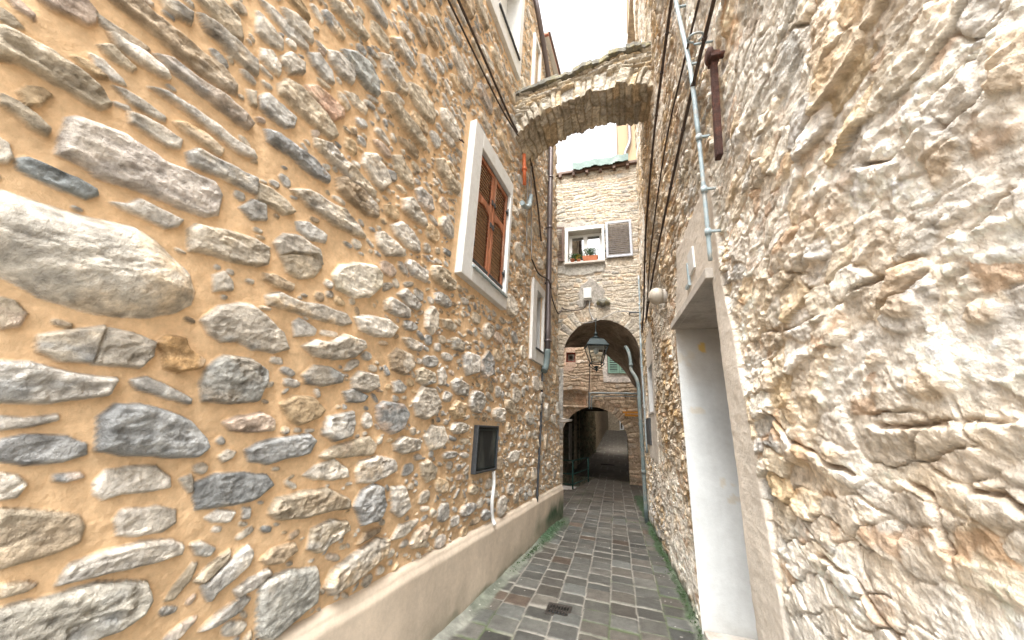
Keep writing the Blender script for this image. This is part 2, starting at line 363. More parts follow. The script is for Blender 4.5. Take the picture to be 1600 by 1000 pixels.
# ------------------------------------------------------------------ the house on the left
TRACED = """155,2549 205,2564 277,2557 322,2543 348,2517 332,2484 300,2475 255,2478 204,2479 159,2473 133,2455 112,2471 116,2545
141,2700 207,2805 237,2792 246,2751 235,2728 200,2712 167,2696
249,2872 300,2954 346,2945 424,2948 511,2952 566,2964 633,2926 643,2886 592,2865 501,2855 431,2862 359,2870 296,2868
386,2797 425,2826 509,2824 598,2843 684,2834 735,2812 721,2776 648,2768 559,2772 470,2777 421,2782
409,2661 447,2686 526,2696 618,2696 680,2687 765,2694 789,2671 723,2643 640,2650 554,2659 485,2664 438,2663
280,2758 304,2767 364,2773 426,2763 443,2744 420,2730 363,2723 309,2725
335,2586 358,2596 412,2598 473,2590 477,2576 443,2565 388,2560
390,2527 427,2543 484,2552 538,2542 543,2510 508,2491 441,2493 402,2495
503,2596 529,2621 599,2625 666,2606 664,2578 611,2578 540,2582
568,2508 592,2548 693,2562 818,2581 849,2506 750,2501 682,2489 586,2474
287,2394 305,2418 341,2433 394,2442 441,2441 485,2436 517,2429 594,2444 672,2455 715,2423 725,2330 686,2299 604,2286 528,2279 460,2273 389,2260 345,2274 300,2274 291,2333
243,2202 255,2217 302,2219 354,2222 396,2215 403,2201 384,2173 332,2168 277,2172 252,2179
440,2197 477,2212 495,2245 553,2242 620,2240 616,2210 584,2185 524,2191 471,2188
245,2096 360,2106 438,2127 514,2141 571,2125 626,2091 699,2045 731,1991 731,1938 691,1891 633,1858 566,1835 507,1827 450,1833 385,1842 333,1865 242,1899 168,1967 180,2049
652,2214 664,2250 758,2277 890,2305 953,2295 966,2221 933,2192 819,2163 725,2155 672,2141
169,2361 195,2362 230,2352 266,2329 266,2311 237,2311 205,2326 177,2333
190,2394 200,2425 219,2442 238,2438 226,2385 212,2366
190,2243 217,2237 231,2205 229,2182 211,2171
275,2691 293,2715 328,2702 361,2695 356,2676 324,2672 291,2677
241,2595 263,2606 305,2603 315,2591 294,2578 259,2579
266,2638 293,2645 343,2625 353,2614 324,2602 285,2612
444,3100 511,3132 582,3139 674,3133 693,3059 649,3052 563,3051 482,3060
422,3149 488,3255 565,3244 602,3166 560,3140 508,3143
343,3023 377,3062 429,3071 436,3030 399,3010 360,3007
242,2787 278,2791 328,2801 370,2801 361,2782 311,2764 260,2765
678,2963 712,2987 731,2914 710,2906
790,2411 823,2473 879,2484 903,2416 847,2382
103,2638 112,2653 147,2637 148,2623 120,2624
102,2595 120,2592 143,2578 129,2563 110,2566
785,3119 815,3189 867,3215 944,3213 1028,3212 1107,3180 1145,3140 1113,3083 1013,3069 905,3064 804,3073
733,2978 752,3023 828,3033 900,3025 908,2966 868,2927 792,2915 753,2922
904,3249 954,3307 1052,3332 1146,3336 1157,3288 1102,3203 1011,3212 928,3213
1039,3694 1103,3768 1225,3814 1334,3762 1356,3670 1267,3637 1155,3638 1064,3674
970,3592 1014,3639 1127,3668 1159,3621 1155,3551 1061,3523 992,3539
788,2834 842,2870 953,2876 1042,2887 1151,2855 1160,2818 1066,2789 942,2802 811,2794
1021,3005 1118,3060 1218,3037 1344,3025 1498,3003 1498,2953 1324,2933 1163,2953 1038,2969
871,3441 921,3507 1014,3486 1047,3426 1001,3391 914,3401
759,3275 790,3344 862,3354 876,3298 819,3229 774,3243
676,3218 717,3256 772,3223 777,3168 731,3154 689,3168
613,3367 662,3370 743,3362 755,3315 711,3281 639,3268
606,3443 660,3476 754,3487 860,3485 868,3456 771,3418 674,3424
694,3528 761,3574 854,3574 875,3524 826,3495 740,3485
893,3904 970,3980 1110,4008 1183,3993 1170,3951 1027,3909 935,3882
1349,3189 1427,3257 1536,3220 1606,3146 1551,3042 1447,3066 1356,3114
1583,3370 1653,3442 1790,3378 1845,3277 1754,3257 1628,3295
1200,2876 1244,2928 1409,2938 1533,2907 1549,2838 1463,2803 1294,2801 1223,2821
970,2636 1057,2700 1187,2709 1293,2729 1402,2691 1478,2644 1399,2617 1250,2598 1081,2605
823,2563 881,2571 949,2561 1012,2529 968,2486 889,2491 843,2487
1293,3997 1368,4071 1489,4044 1589,4006 1602,3944 1492,3896 1349,3922
1369,4252 1448,4362 1574,4367 1656,4303 1598,4258 1448,4227
1670,4479 1745,4562 1907,4553 1927,4455 1820,4388 1707,4395
1388,3753 1456,3806 1575,3789 1764,3802 1895,3769 1893,3689 1727,3666 1541,3680 1426,3701
969,2330 991,2396 1070,2422 1188,2411 1228,2335 1174,2235 1083,2231 1022,2273
1037,2485 1101,2524 1218,2514 1221,2467 1123,2437 1053,2450
1687,2862 1765,2942 1886,2938 1995,2888 2013,2807 1889,2787 1737,2809
1562,2729 1614,2769 1750,2754 1860,2709 1675,2616 1592,2650
1741,3112 1830,3197 2012,3130 2046,3056 1897,3035 1771,3044
1873,3298 1927,3363 2073,3368 2130,3280 2067,3214 1925,3216
1088,3413 1122,3431 1182,3394 1163,3344 1111,3358
1126,3456 1187,3504 1299,3498 1298,3453 1203,3437
2070,3762 2141,3822 2284,3769 2527,3778 2542,3699 2313,3621 2129,3674
326,1813 346,1809 374,1784 372,1744 349,1732 315,1765
417,1728 482,1769 531,1789 538,1778 537,1720 536,1677 470,1670 429,1685
541,1785 603,1782 663,1769 676,1723 656,1679 594,1675 542,1674
673,1771 693,1801 750,1805 772,1772 829,1738 828,1705 760,1679 723,1690 703,1743
356,1644 412,1648 448,1644 520,1632 606,1632 602,1582 555,1566 483,1548 386,1541
649,1632 680,1649 754,1617 827,1589 826,1572 752,1583 671,1608
785,1889 825,1957 893,1998 944,2008 1002,1985 1111,1923 1162,1855 1090,1819 1002,1820 930,1841 872,1822 819,1846
844,1645 850,1708 898,1768 1000,1776 1083,1733 1089,1676 1074,1603 972,1582 867,1586
415,1502 455,1499 508,1512 514,1501 473,1484 424,1473
421,1419 432,1443 467,1455 548,1450 593,1429 601,1401 559,1382 489,1379 446,1394
600,1510 628,1553 686,1554 765,1536 844,1505 910,1449 933,1413 903,1379 796,1382 670,1401 623,1411
457,1355 485,1347 508,1325 499,1297 474,1296
555,1345 600,1346 612,1334 582,1327 558,1333
646,1314 659,1346 712,1354 784,1348 837,1311 846,1278 784,1272 724,1276 682,1263 656,1280
875,1301 902,1311 926,1269 913,1250
923,1280 986,1303 1096,1304 1200,1282 1240,1238 1181,1191 1054,1182 948,1189 929,1235
964,1504 1024,1531 1101,1549 1166,1523 1179,1476 1109,1467 1001,1474
479,1196 483,1267 523,1260 585,1239 628,1221 654,1185 656,1148 615,1134 575,1126 525,1120
729,1191 739,1220 820,1214 882,1191 892,1152 864,1133 801,1136 744,1152
642,1049 656,1093 717,1107 808,1111 895,1099 934,1075 939,1043 869,1038 770,1045 701,1045
543,1012 591,1021 647,1019 724,1023 799,1004 859,979 887,925 869,888 819,866 737,862 565,937
538,1074 577,1070 597,1059 583,1050 545,1050
989,1152 1025,1170 1093,1153 1080,1121 1021,1132
972,1065 1000,1065 1055,1031 1040,1012 998,1027
938,901 951,937 993,997 1007,993 995,947 961,899
1010,936 1050,974 1117,1009 1119,991 1072,942 1038,923
1042,910 1108,960 1185,1008 1209,978 1204,937 1154,897 1104,874 1084,849
1077,754 1126,790 1218,822 1248,798 1217,768 1137,748
1173,853 1220,876 1299,887 1322,866 1262,834 1195,823
984,1375 1007,1396 1039,1387 1030,1365 1004,1352
775,2078 803,2108 843,2072 851,2040 792,2017
1129,1162 1154,1157 1156,1120 1136,1124
1016,2286 1058,2318 1180,2368 1227,2322 1207,2257 1128,2212 1061,2224
1307,2311 1342,2387 1430,2447 1580,2499 1652,2463 1663,2371 1596,2284 1479,2241 1349,2246
961,2169 1013,2183 1106,2171 1105,2135 1027,2129 967,2143
996,2068 1051,2109 1157,2097 1289,2122 1447,2128 1501,2085 1437,2055 1284,2043 1130,2036 1013,2036
1154,1984 1178,2011 1286,1990 1282,1958 1180,1921
1232,1884 1288,1932 1385,1940 1463,2005 1612,2007 1638,1964 1563,1889 1432,1853 1309,1850
1268,1743 1321,1801 1417,1807 1518,1780 1514,1735 1393,1704 1299,1708
1193,1595 1252,1636 1362,1636 1435,1582 1409,1541 1307,1501 1249,1526
1079,1393 1122,1415 1187,1434 1300,1446 1372,1459 1414,1426 1385,1363 1284,1350 1196,1331 1105,1353
1452,1464 1469,1544 1637,1583 1655,1508 1641,1444 1537,1424
1469,1349 1544,1394 1794,1442 1871,1396 1851,1340 1667,1334 1509,1332
1388,1264 1445,1304 1561,1324 1653,1278 1679,1225 1586,1225 1462,1235
1731,1251 1748,1302 1887,1327 2059,1293 2096,1219 1988,1194 1890,1171 1761,1186
1251,1118 1272,1177 1387,1186 1546,1183 1724,1100 1719,1061 1574,1068 1438,1066 1295,1086
1761,1064 1802,1139 1892,1164 1983,1138 2028,1020 1977,942 1848,948
2078,1126 2200,1111 2294,976 2202,921 2113,972
1497,919 1497,1003 1611,1021 1722,993 1746,950 1662,913 1573,882
1264,934 1308,967 1412,964 1432,927 1361,899 1286,913
1274,830 1303,850 1411,854 1567,816 1609,736 1607,655 1490,621 1387,591 1326,631
1652,705 1673,768 1822,807 2000,843 2111,816 2110,741 1968,698 1828,665 1700,655
1817,1628 1881,1662 2079,1659 2157,1598 2116,1491 2004,1453 1903,1489 1841,1558
2184,1681 2278,1804 2435,1807 2529,1708 2503,1614 2379,1565 2251,1588
1869,1962 1933,2029 2113,2011 2144,1930 2056,1859 1908,1877
1521,2128 1622,2172 1796,2199 1901,2174 1858,2094 1718,2058 1566,2068
1578,1766 1626,1819 1773,1818 1807,1748 1732,1704 1608,1702
1928,1788 2001,1819 2086,1781 2061,1738 1961,1728
2381,1438 2467,1524 2640,1512 2719,1420 2644,1346 2479,1337
2037,1391 2127,1440 2337,1411 2328,1343 2153,1325 2057,1354
2372,1247 2468,1268 2605,1202 2578,1120 2477,1103 2404,1165
2153,796 2213,872 2431,865 2415,830 2272,790
2349,725 2402,784 2540,805 2578,745 2520,671 2402,684
1841,851 1890,899 2020,901 2009,876 1931,859
1734,2302 1798,2359 2008,2338 2008,2278 1864,2248 1746,2251
1850,2401 1920,2473 2120,2423 2106,2371 1968,2355
1880,2655 1913,2709 2162,2720 2157,2617 1961,2598
2199,2369 2272,2459 2365,2423 2391,2295 2320,2227 2221,2264
1975,2109 2061,2139 2210,2121 2197,2064 2057,2057
1541,1684 1607,1707 1722,1680 1698,1643 1581,1634
2182,1907 2247,1947 2410,1927 2426,1852 2301,1812 2197,1837
2462,1951 2542,1997 2615,1942 2600,1858 2512,1847
2847,2157 2951,2216 3159,2220 3148,2040 2955,1985 2881,2054
3209,2189 3374,2327 3506,2267 3517,2076 3332,2008 3212,2070
2690,1886 2781,1939 3008,1908 3013,1799 2808,1797 2719,1839
2703,1656 2818,1747 2988,1726 2989,1603 2817,1580
2615,2268 2676,2301 2859,2291 2840,2193 2651,2188
2431,2392 2550,2428 2679,2393 2633,2344 2473,2335"""
TR = [[tuple(int(a) / 1000 for a in q.split(',')) for q in l.split()] for l in TRACED.split('\n')]
LW = StoneWall(axis((-1.2, 0, .015), (0, 1.2, .0045), (1.2, 2.5, .007), (2.5, 6.85, .010)),
               axis((.5, .8, .006), (.8, 3.0, .0048), (3.0, 5.2, .007), (5.2, 9.35, .011)), 1)
rects = [(2.5, 3.78, 2.84, 4.75), (4.78, 5.48, 2.45, 3.85), (2.55, 3.82, 6.6, 8.55), (3.2, 3.78, 1.05, 1.57), (4.35, 4.85, 7.1, 8.7)]
for s0, s1, z0, z1 in rects: LW.mark(s0, s1, z0, z1)
LW.mark(-2, 9, 0, .585)
OVER = {13: (.54, .51, .45), 71: (.29, .30, .30), 64: (.50, .33, .17), 68: (.30, .30, .28), 94: (.46, .42, .33), 111: (.38, .38, .35), 81: (.40, .38, .33), 31: (.50, .34, .25), 32: (.38, .39, .37), 8: (.46, .33, .19), 11: (.24, .26, .26), 10: (.46, .42, .38), 3: (.36, .31, .26)}
stones = []
BIG = (13,)
def pick(): return STONES[rng.choice(len(STONES), p=STONE_W)] * random.uniform(.85, 1.15)
for i, p in enumerate(TR):
    LW.markpoly(p); A = abs(sum(p[k][0] * p[(k + 1) % len(p)][1] - p[(k + 1) % len(p)][0] * p[k][1] for k in range(len(p)))) / 2
    r = math.sqrt(A); stones.append((p, .075 if i in BIG else min(.05, .014 + r * .12), .14 if i in BIG else min(.03, .006 + r * .08), OVER.get(i, pick()), .006))
for n, a0, a1, gap in ((600, .12, .24, .010), (4500, .06, .12, .009), (13000, .03, .06, .007), (20000, .010, .03, .005)):
    for _ in range(n):
        cx = random.uniform(-1.2, 6.8); cz = random.uniform(.6, 9.3); a = random.uniform(a0, a1); b = a * random.uniform(.28, .85)
        if cx > 4: a *= .75; b *= .85
        if cx < 1.3 and .8 < cz < 2.9 and random.random() < .55: continue
        ang = random.gauss(-.02, .12) if a > .06 else random.gauss(0, .4)
        if LW.free(cx, cz, a, b, ang, gap):
            LW.free(cx, cz, a, b, ang, gap * .4, True); r = math.sqrt(a * b * 3.1)
            stones.append((blob(cx, cz, a, b, ang), min(.045, .009 + r * .13), min(.028, .005 + r * .08), pick(), .003))
for p, h, e, c, gw_ in stones: LW.put(p, h * random.uniform(.75, 1.3), e, c, random.choice((0, 0, 0, .5)), gw_)
# paler, greyer lime mortar towards the far end and round the window
S, Z = LW.S, LW.Z
keepL = np.ones((len(LW.sv) - 1, len(LW.zv) - 1), bool)
for s0, s1, z0, z1 in rects:
    m = smooth(.06, 0, np.maximum(np.maximum(s0 - S, S - s1), np.maximum(z0 - Z, Z - z1))); LW.H = LW.H * (1 - m) + .0 * m
sc_, zc_ = (LW.sv[1:] + LW.sv[:-1])[:, None] / 2, (LW.zv[1:] + LW.zv[:-1])[None] / 2
keepL &= ~((sc_ > 5.0) & (sc_ < 5.40) & (zc_ > 2.70) & (zc_ < 3.67))
keepL &= ~((sc_ > 2.9) & (sc_ < 3.65) & (zc_ > 6.95) & (zc_ < 8.4))
stretch_end = (6.85 - .1 * (Z - .5) - .5 * 0)
Ss = np.where(S > 5.0, 5.0 + (S - 5.0) * (stretch_end - 5.0) / 1.85, S)
lh = thing('stone_house', 'tall house on the left, pale stones in smooth ochre mortar above a cream plinth', 'house', LF(2.5, 0, -.3))
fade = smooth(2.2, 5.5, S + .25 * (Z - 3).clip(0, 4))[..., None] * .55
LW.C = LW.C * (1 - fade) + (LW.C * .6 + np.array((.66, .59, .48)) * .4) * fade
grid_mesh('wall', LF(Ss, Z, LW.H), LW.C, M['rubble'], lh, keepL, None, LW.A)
# plinth
pv = axis((-1.2, 1.2, .02), (1.2, 6.9, .014)); qv = axis((0, .14, .02))
S, Z = np.meshgrid(pv, axis((-.05, .56, .012)), indexing='ij')
top = .575 - .006 * (S - 1.4) + .012 * fbm(S * 3, S * 0, 31, 3)
Zp = Z / .56 * top; o = .055 + .006 * fbm(S * 1.5, Z * 2, 32, 4) - .02 * smooth(.5, .56, Z)
green = smooth(4.4, 6.3, S + .5 * fbm(S * 2, Z * 3, 33, 4)) * smooth(.42, .12, Z + .2 * fbm(S * 4, Z * 3, 34, 4) + .02 * (6 - S))
green = np.maximum(green, .8 * smooth(.10, .0, Z + .08 * fbm(S * 5, Z * 9, 35, 3)) * smooth(2, 3.4, S))
streak = np.clip(fbm(S * 5, Z * .6, 36, 4), 0, 1)[..., None]
c = np.array((.60, .515, .415)) * (1 + .10 * fbm(S * 3, Z * 4, 37, 4)[..., None]); c = c * (1 - .8 * streak) + np.array((.44, .375, .30)) * .8 * streak
c = c * (1 - green[..., None]) + np.array((.035, .085, .045)) * green[..., None]; damp = (smooth(.28, .0, Z + .25 * fbm(S * 2.5, Z * 3, 38, 5, .6)) * .45)[..., None]; c = c * (1 - damp) + np.array((.33, .29, .23)) * damp
ptop = np.stack([Zp[:, -1] * 0 + .03, Zp[:, -1] * 0 - .02], 1)
Pp = np.concatenate([LF(S, Zp, o), LF(S[:, -1:], Zp[:, -1:] + .022, .018 + 0 * S[:, -1:]), LF(S[:, -1:], Zp[:, -1:] + .035, -.02 + 0 * S[:, -1:])], 1)
c = np.concatenate([c, c[:, -1:], c[:, -1:]], 1)
grid_mesh('plinth', Pp, c, mat('plinth_plaster', None, .9, .08, 4, .3, 40, .004), lh)
# body of the house behind the face, end wall round the corner, flat top
b = MB(); Fb = LF
b.prism(FF(0), [(0, 0)] * 3, 0, 0) if False else None
e0, e1 = LF(6.80, 0, -.03), LF(6.12, 9.3, -.03)
S2, Z2 = np.meshgrid(axis((0, 3, .03)), axis((-.05, 9.35, .03)), indexing='ij')
end = 6.85 - .1 * (Z2 - .5); Pe = LF(end, Z2, -S2) + np.array((0, 1, 0)) * (.03 * fbm(S2 * 5, Z2 * 8, 41, 4))[..., None]
ce = np.ones((*S2.shape, 3)) * np.array((.42, .35, .25)) * (1 + .4 * fbm(S2 * 6, Z2 * 10, 42, 4)[..., None])
grid_mesh('end_wall', Pe, ce, M['rubble'], lh)
b.box(LF, -1.25, 6.10, 9.28, 9.36, -3, .03); b.build('wall_top', M['cement'], lh)
b = MB(); b.box(LF, -1.25, -1.2, 0, 9.3, -3, .0); b.box(LF, -1.2, 6.0, 0, 9.3, -3.05, -3); b.build('back_wall', M['house'], lh)

def shutter_leaf(F, s0, s1, z0, z1, o, parent, frame_m, slat_m, th=.03, panels=((.04, .36), (.42, .96)), arch=False, pitch=.042, name='shutter', label=None):
    """louvred leaf: stiles and rails, slats as a sub-part"""
    st = .055 if s1 - s0 > .3 else .035; b = MB(); H = z1 - z0
    b.box(F, s0, s0 + st, z0, z1, o, o + th); b.box(F, s1 - st, s1, z0, z1, o, o + th)
    cuts = [0] + [v for p in panels for v in p] + [1]
    for k in range(0, len(cuts), 2): b.box(F, s0 + st, s1 - st, z1 - cuts[k + 1] * H, z1 - cuts[k] * H, o + .002, o + th - .002)
    if arch:
        zt = z1 - panels[1][0] * H; w = (s1 - s0 - 2 * st) / 2; cs = (s0 + s1) / 2
        for sg in (-1, 1):
            pts = [(cs + sg * w, zt), (cs + sg * w, zt - .075)] + [(cs + sg * w * math.cos(a), zt - .075 + .07 * math.sin(a)) for a in (.3, .6, .9, 1.2, 1.5)] + [(cs, zt)]
            b.prism(F, pts, o + .003, o + th - .003)
    lf = b.build(name, frame_m, parent, .003, label); sl = MB()
    for p in panels:
        za, zb = z1 - p[1] * H, z1 - p[0] * H; n = int((zb - za) / pitch)
        for k in range(n):
            z = za + (k + .5) * (zb - za) / n; q = [(-.016, .006), (.012, -.010), (.016, -.004), (-.012, .012)]
            P = [F(a, z + (-dz if False else dz) + (0), o + th / 2 - do * 1.0) for a in (s0 + st, s1 - st) for do, dz in ((-.013, -.012), (-.011, -.015), (.013, .009), (.011, .012))]
            sl.add(P, [(0, 1, 2, 3), (7, 6, 5, 4), (0, 4, 5, 1), (1, 5, 6, 2), (2, 6, 7, 3), (3, 7, 4, 0)])
    sl.build('slats', slat_m, lf); return lf

def frame_ring(b, F, s0, s1, z0, z1, i0, i1, j0, j1, o0, o1):
    b.box(F, s0, i0, z0, z1, o0, o1); b.box(F, i1, s1, z0, z1, o0, o1); b.box(F, i0, i1, j1, z1, o0, o1); b.box(F, i0, i1, z0, j0, o0, o1)

# big shuttered window
b = MB(); frame_ring(b, LF, 2.57, 3.70, 2.89, 4.69, 2.765, 3.63, 3.09, 4.48, -.05, .075)
w1 = b.build('window', M['white'], lh, .008, 'white framed window closed by two red-brown louvred shutters')
shutter_leaf(LF, 2.785, 3.190, 3.13, 4.45, .005, w1, M['wood'], M['slat_wood'], arch=True, label='left leaf of red-brown weathered louvres')
shutter_leaf(LF, 3.205, 3.610, 3.13, 4.45, .005, w1, M['wood'], M['slat_wood'], arch=True, label='right leaf of red-brown weathered louvres')
b = MB(); b.box(LF, 2.767, 3.628, 3.09, 4.48, -.049, -.03); b.build('backing', M['metal_dark'], w1)
b = MB()
b.box(LF, 2.768, 2.786, 3.10, 4.47, 0, .03); b.box(LF, 3.61, 3.628, 3.10, 4.47, 0, .03); b.box(LF, 2.786, 3.61, 4.453, 4.47, 0, .03)
b.box(LF, 2.79, 3.18, 3.128, 3.165, .036, .044); b.box(LF, 3.215, 3.605, 3.128, 3.165, .036, .044)
b.build('metal_edging', M['metal_dark'], w1, .002)
b = MB()
for s in (2.79, 3.60):
    for z in (3.33, 4.2): b.box(LF, s - .03, s + .03, z - .014, z + .014, .036, .05); b.tube([LF(s, z - .045, .055), LF(s, z + .045, .055)], .009, 8); b.cut()
for s in (3.17, 3.235):
    for z in (3.75, 4.05): b.box(LF, s - .02, s + .02, z - .03, z + .03, .036, .046); b.cut()
build_each(b, 'hinge', M['metal_dark'], w1)
b = MB(); b.box(LF, 2.76, 3.66, 3.03, 3.055, .075, .10); b.build('drip_rail', M['pipe_grey'], w1, .004)
# small recessed window farther along
b = MB(); frame_ring(b, LF, 4.81, 5.45, 2.51, 3.81, 5.0, 5.40, 2.70, 3.67, -.005, .045)
w2 = b.build('window', M['white'], lh, .006, 'narrow recessed window in a white surround behind the downpipe')
b = MB(); b.box(LF, 5.40, 5.415, 2.69, 3.68, -.28, .0); b.box(LF, 4.985, 5.0, 2.69, 3.68, -.28, 0); b.box(LF, 4.985, 5.415, 3.67, 3.69, -.28, 0); b.box(LF, 4.985, 5.415, 2.68, 2.70, -.28, 0)
b.build('reveal', M['white'], w2)
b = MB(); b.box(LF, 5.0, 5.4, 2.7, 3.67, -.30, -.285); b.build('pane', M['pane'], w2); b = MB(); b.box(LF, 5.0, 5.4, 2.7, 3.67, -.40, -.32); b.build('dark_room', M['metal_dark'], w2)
b = MB(); b.box(LF, 4.99, 5.41, 2.70, 2.725, -.02, .06); b.build('sill', M['metal_dark'], w2, .003)
# upper window
b = MB(); frame_ring(b, LF, 2.62, 3.76, 6.66, 8.5, 2.88, 3.62, 6.95, 8.38, -.005, .06)
w3 = b.build('window', M['white'], lh, .008, 'upper white window seen from below')
b = MB(); b.box(LF, 3.62, 3.64, 6.93, 8.4, -.25, 0); b.box(LF, 2.86, 2.88, 6.93, 8.4, -.25, 0); b.box(LF, 2.86, 3.64, 8.38, 8.4, -.25, 0); b.box(LF, 2.86, 3.64, 6.93, 6.95, -.25, 0); b.build('reveal', M['white'], w3)
b = MB(); b.box(LF, 2.88, 3.62, 6.95, 8.38, -.22, -.2); b.build('sky_white_panel', M['white_pvc'], w3, .004)  # plain white sheet in place of a pane reflecting the sky
b = MB(); b.box(LF, 2.86, 3.66, 6.93, 6.965, -.02, .085); b.build('sill', M['metal_dark'], w3, .003)
# far small window above the flying arch
b = MB(); frame_ring(b, LF, 4.38, 4.80, 7.15, 8.6, 4.46, 4.72, 7.3, 8.5, -.02, .05)
w4 = b.build('window', M['white'], lh, .006, 'slim white framed window just above the flying arch')
b = MB(); b.box(LF, 4.46, 4.72, 7.3, 8.5, -.015, .0); b.build('pane', M['pane'], w4)
# roof edge at the far corner
b = MB(); b.box(LF, 4.95, 6.12, 9.33, 9.40, -.6, .12); rf = b.build('roof_edge', M['tile'], lh, .01)
b = MB(); b.box(LF, 4.95, 6.12, 9.37, 9.46, .121, .15); b.build('fascia', M['pipe_brown'], rf, .004)
b = MB(); b.box(LF, 5.0, 6.05, 9.322, 9.329, .0, .118); b.build('soffit_board', M['white'], rf)
# long downpipe: gutter run, elbow, vertical pipe
path = smooth_path([LF(1.5, 11.0 - .2, .1), LF(4.19, 9.22, .08), LF(5.2, 8.42, .08), LF(5.40, 8.12, .08), LF(5.47, 7.7, .08), LF(5.48, 6.9, .08), LF(5.51, 4.8, .08), LF(5.54, 2.75, .08)], 5)
b = MB(); b.tube(path[5:], .05, 14); dp = b.build('downpipe', M['pipe_brown'], lh, label='grey-brown round downpipe running full height')
b = MB(); b.tube(arc(LF(5.54, 2.80, .08), LF(5.54, 2.55, .08), LF(5.42, 2.42, .06)), .054, 14); b.build('shoe', M['pipe_teal'], dp)
b = MB()
for z in (7.3, 6.2, 5.1, 4.0, 2.95):
    s = 5.48 + (6.9 - z) * .0145; b.lathe(LF(s, z - .02, .08), [(.058, 0), (.058, .04)], 14); b.box(LF, s - .012, s + .012, z - .012, z + .012, -.01, .05); b.cut()
build_each(b, 'clip', M['pipe_brown'], dp)
b = MB(); b.tube(smooth_path([LF(5.46, 2.40, .02), LF(5.44, 1.8, .03), LF(5.36, 1.0, .03), LF(5.32, .5, .03)], 4), .018, 8); b.build('rising_main', M['metal_dark'], lh, label='thin black conduit below the downpipe')
# things on the left wall
nb = thing('meter_cabinet', 'black framed square cabinet door set low in the ochre wall', 'cabinet', LF(3.47, 1.1, .03))
b = MB(); frame_ring(b, LF, 3.225, 3.74, 1.09, 1.54, 3.245, 3.72, 1.11, 1.52, -.02, .05); b.build('frame', M['metal_dark'], nb, .005)
b = MB(); b.box(LF, 3.245, 3.72, 1.11, 1.52, .0, .035); b.build('door', M['black_panel'], nb, .003)
b = MB(); b.box(LF, 3.262, 3.70, 1.125, 1.135, .0351, .043); b.box(LF, 3.69, 3.70, 1.135, 1.50, .0351, .043); b.box(LF, 3.262, 3.272, 1.135, 1.50, .0351, .043); b.box(LF, 3.272, 3.69, 1.49, 1.50, .0351, .043); b.build('trim', M['lamp_metal'], nb)
b = MB(); b.tube(smooth_path([LF(3.70, 1.08, .03), LF(3.72, .95, .035), LF(3.70, .78, .035), LF(3.75, .62, .03), LF(3.75, .56, .06)], 5), .02, 8); tag(b.build('conduit', M['white'], None), 'short wavy white conduit dropping from the black cabinet to the plinth', 'pipe')
op = thing('orange_pipe', 'stub of orange plastic pipe ending in a grey elbow under the flying arch', 'pipe', LF(4.06, 5.1, .06))
b = MB(); b.tube([LF(4.04, 5.5, .07), LF(4.12, 5.02, .07)], .028, 12); b.lathe(LF(4.085, 5.24, .07), [(.04, 0), (.04, .05)], 12); b.build('tube', M['orange_pipe'], op)
b = MB(); b.tube(smooth_path([LF(4.40, 5.02, .08), LF(4.28, 4.75, .10), LF(4.08, 4.60, .11), LF(3.92, 4.55, .12)], 4), .035, 12); b.build('elbow', M['pipe_grey'], op)
for k, (pts, lab) in enumerate((([(4.43, 5.6), (4.5, 5.0), (4.57, 4.5), (4.63, 4.04)], 'thin pale conduit running down the left wall, the one nearer the downpipe'),
                                ([(4.30, 5.3), (4.33, 4.7), (4.38, 4.13)], 'thin pale conduit running down the left wall, the one nearer the orange pipe'))):
    b = MB(); b.tube(smooth_path([LF(s, z, .05) for s, z in pts], 4), .010, 8); tag(b.build('conduit', M['cable_grey']), lab, 'conduit', 'thin pale conduits on the left wall')
def cable(pts, r, m, label, group, name='cable', clips=0, F=None):
    b = MB(); p = smooth_path(pts, 8); b.tube(p, r, 8)
    if clips:
        for i in range(4, len(p) - 2, clips): d = (p[i + 1] - p[i]).normalized(); b.tube([p[i] - d * .012, p[i] + d * .012], r * 1.35, 8); 
    return tag(b.build(name, m), label, 'cable', group)
g = 'cables strung along the left wall'
cable([LF(-1, 5.3, .06), LF(1.0, 5.36, .06), LF(1.84, 5.42, .06), LF(2.63, 5.42, .07), LF(3.3, 5.50, .06), LF(4.24, 5.72, .06), LF(4.5, 5.6, .06)], .011, M['cable'], 'lower black cable running along the left wall above the shuttered window', g)
cable([LF(-1, 5.75, .06), LF(1.0, 5.70, .06), LF(1.98, 5.66, .06), LF(2.6, 5.62, .07), LF(3.5, 5.62, .06), LF(4.3, 5.68, .06), LF(4.8, 5.2, .05), LF(5.1, 4.6, .05)], .015, M['cable'], 'upper, thicker black cable bundle running along the left wall', g)
cable([LF(4.63, 4.04, .05), LF(4.95, 3.93, .07), LF(5.31, 3.93, .15), LF(5.8, 3.82, .07), LF(6.35, 3.70, .05), (-1.20, 7.4, 4.15), (-1.30, 7.93, 4.32), (-1.05, 7.94, 4.26), (-.78, 7.93, 4.30), (-.70, 7.92, 4.49)], .012, M['cable'], 'cable looping past the downpipe to the junction box', g)
b = MB(); b.tube([LF(2.38, 4.25, -.02), LF(2.38, 4.24, .05), LF(2.40, 4.22, .06)], .006, 6); b.tube([LF(2.40, 4.22, .06), LF(2.33, 4.20, .05)], .006, 6); tag(b.build('iron_hook', M['rust']), 'small iron hook in the ochre wall just left of the shuttered window', 'hook')

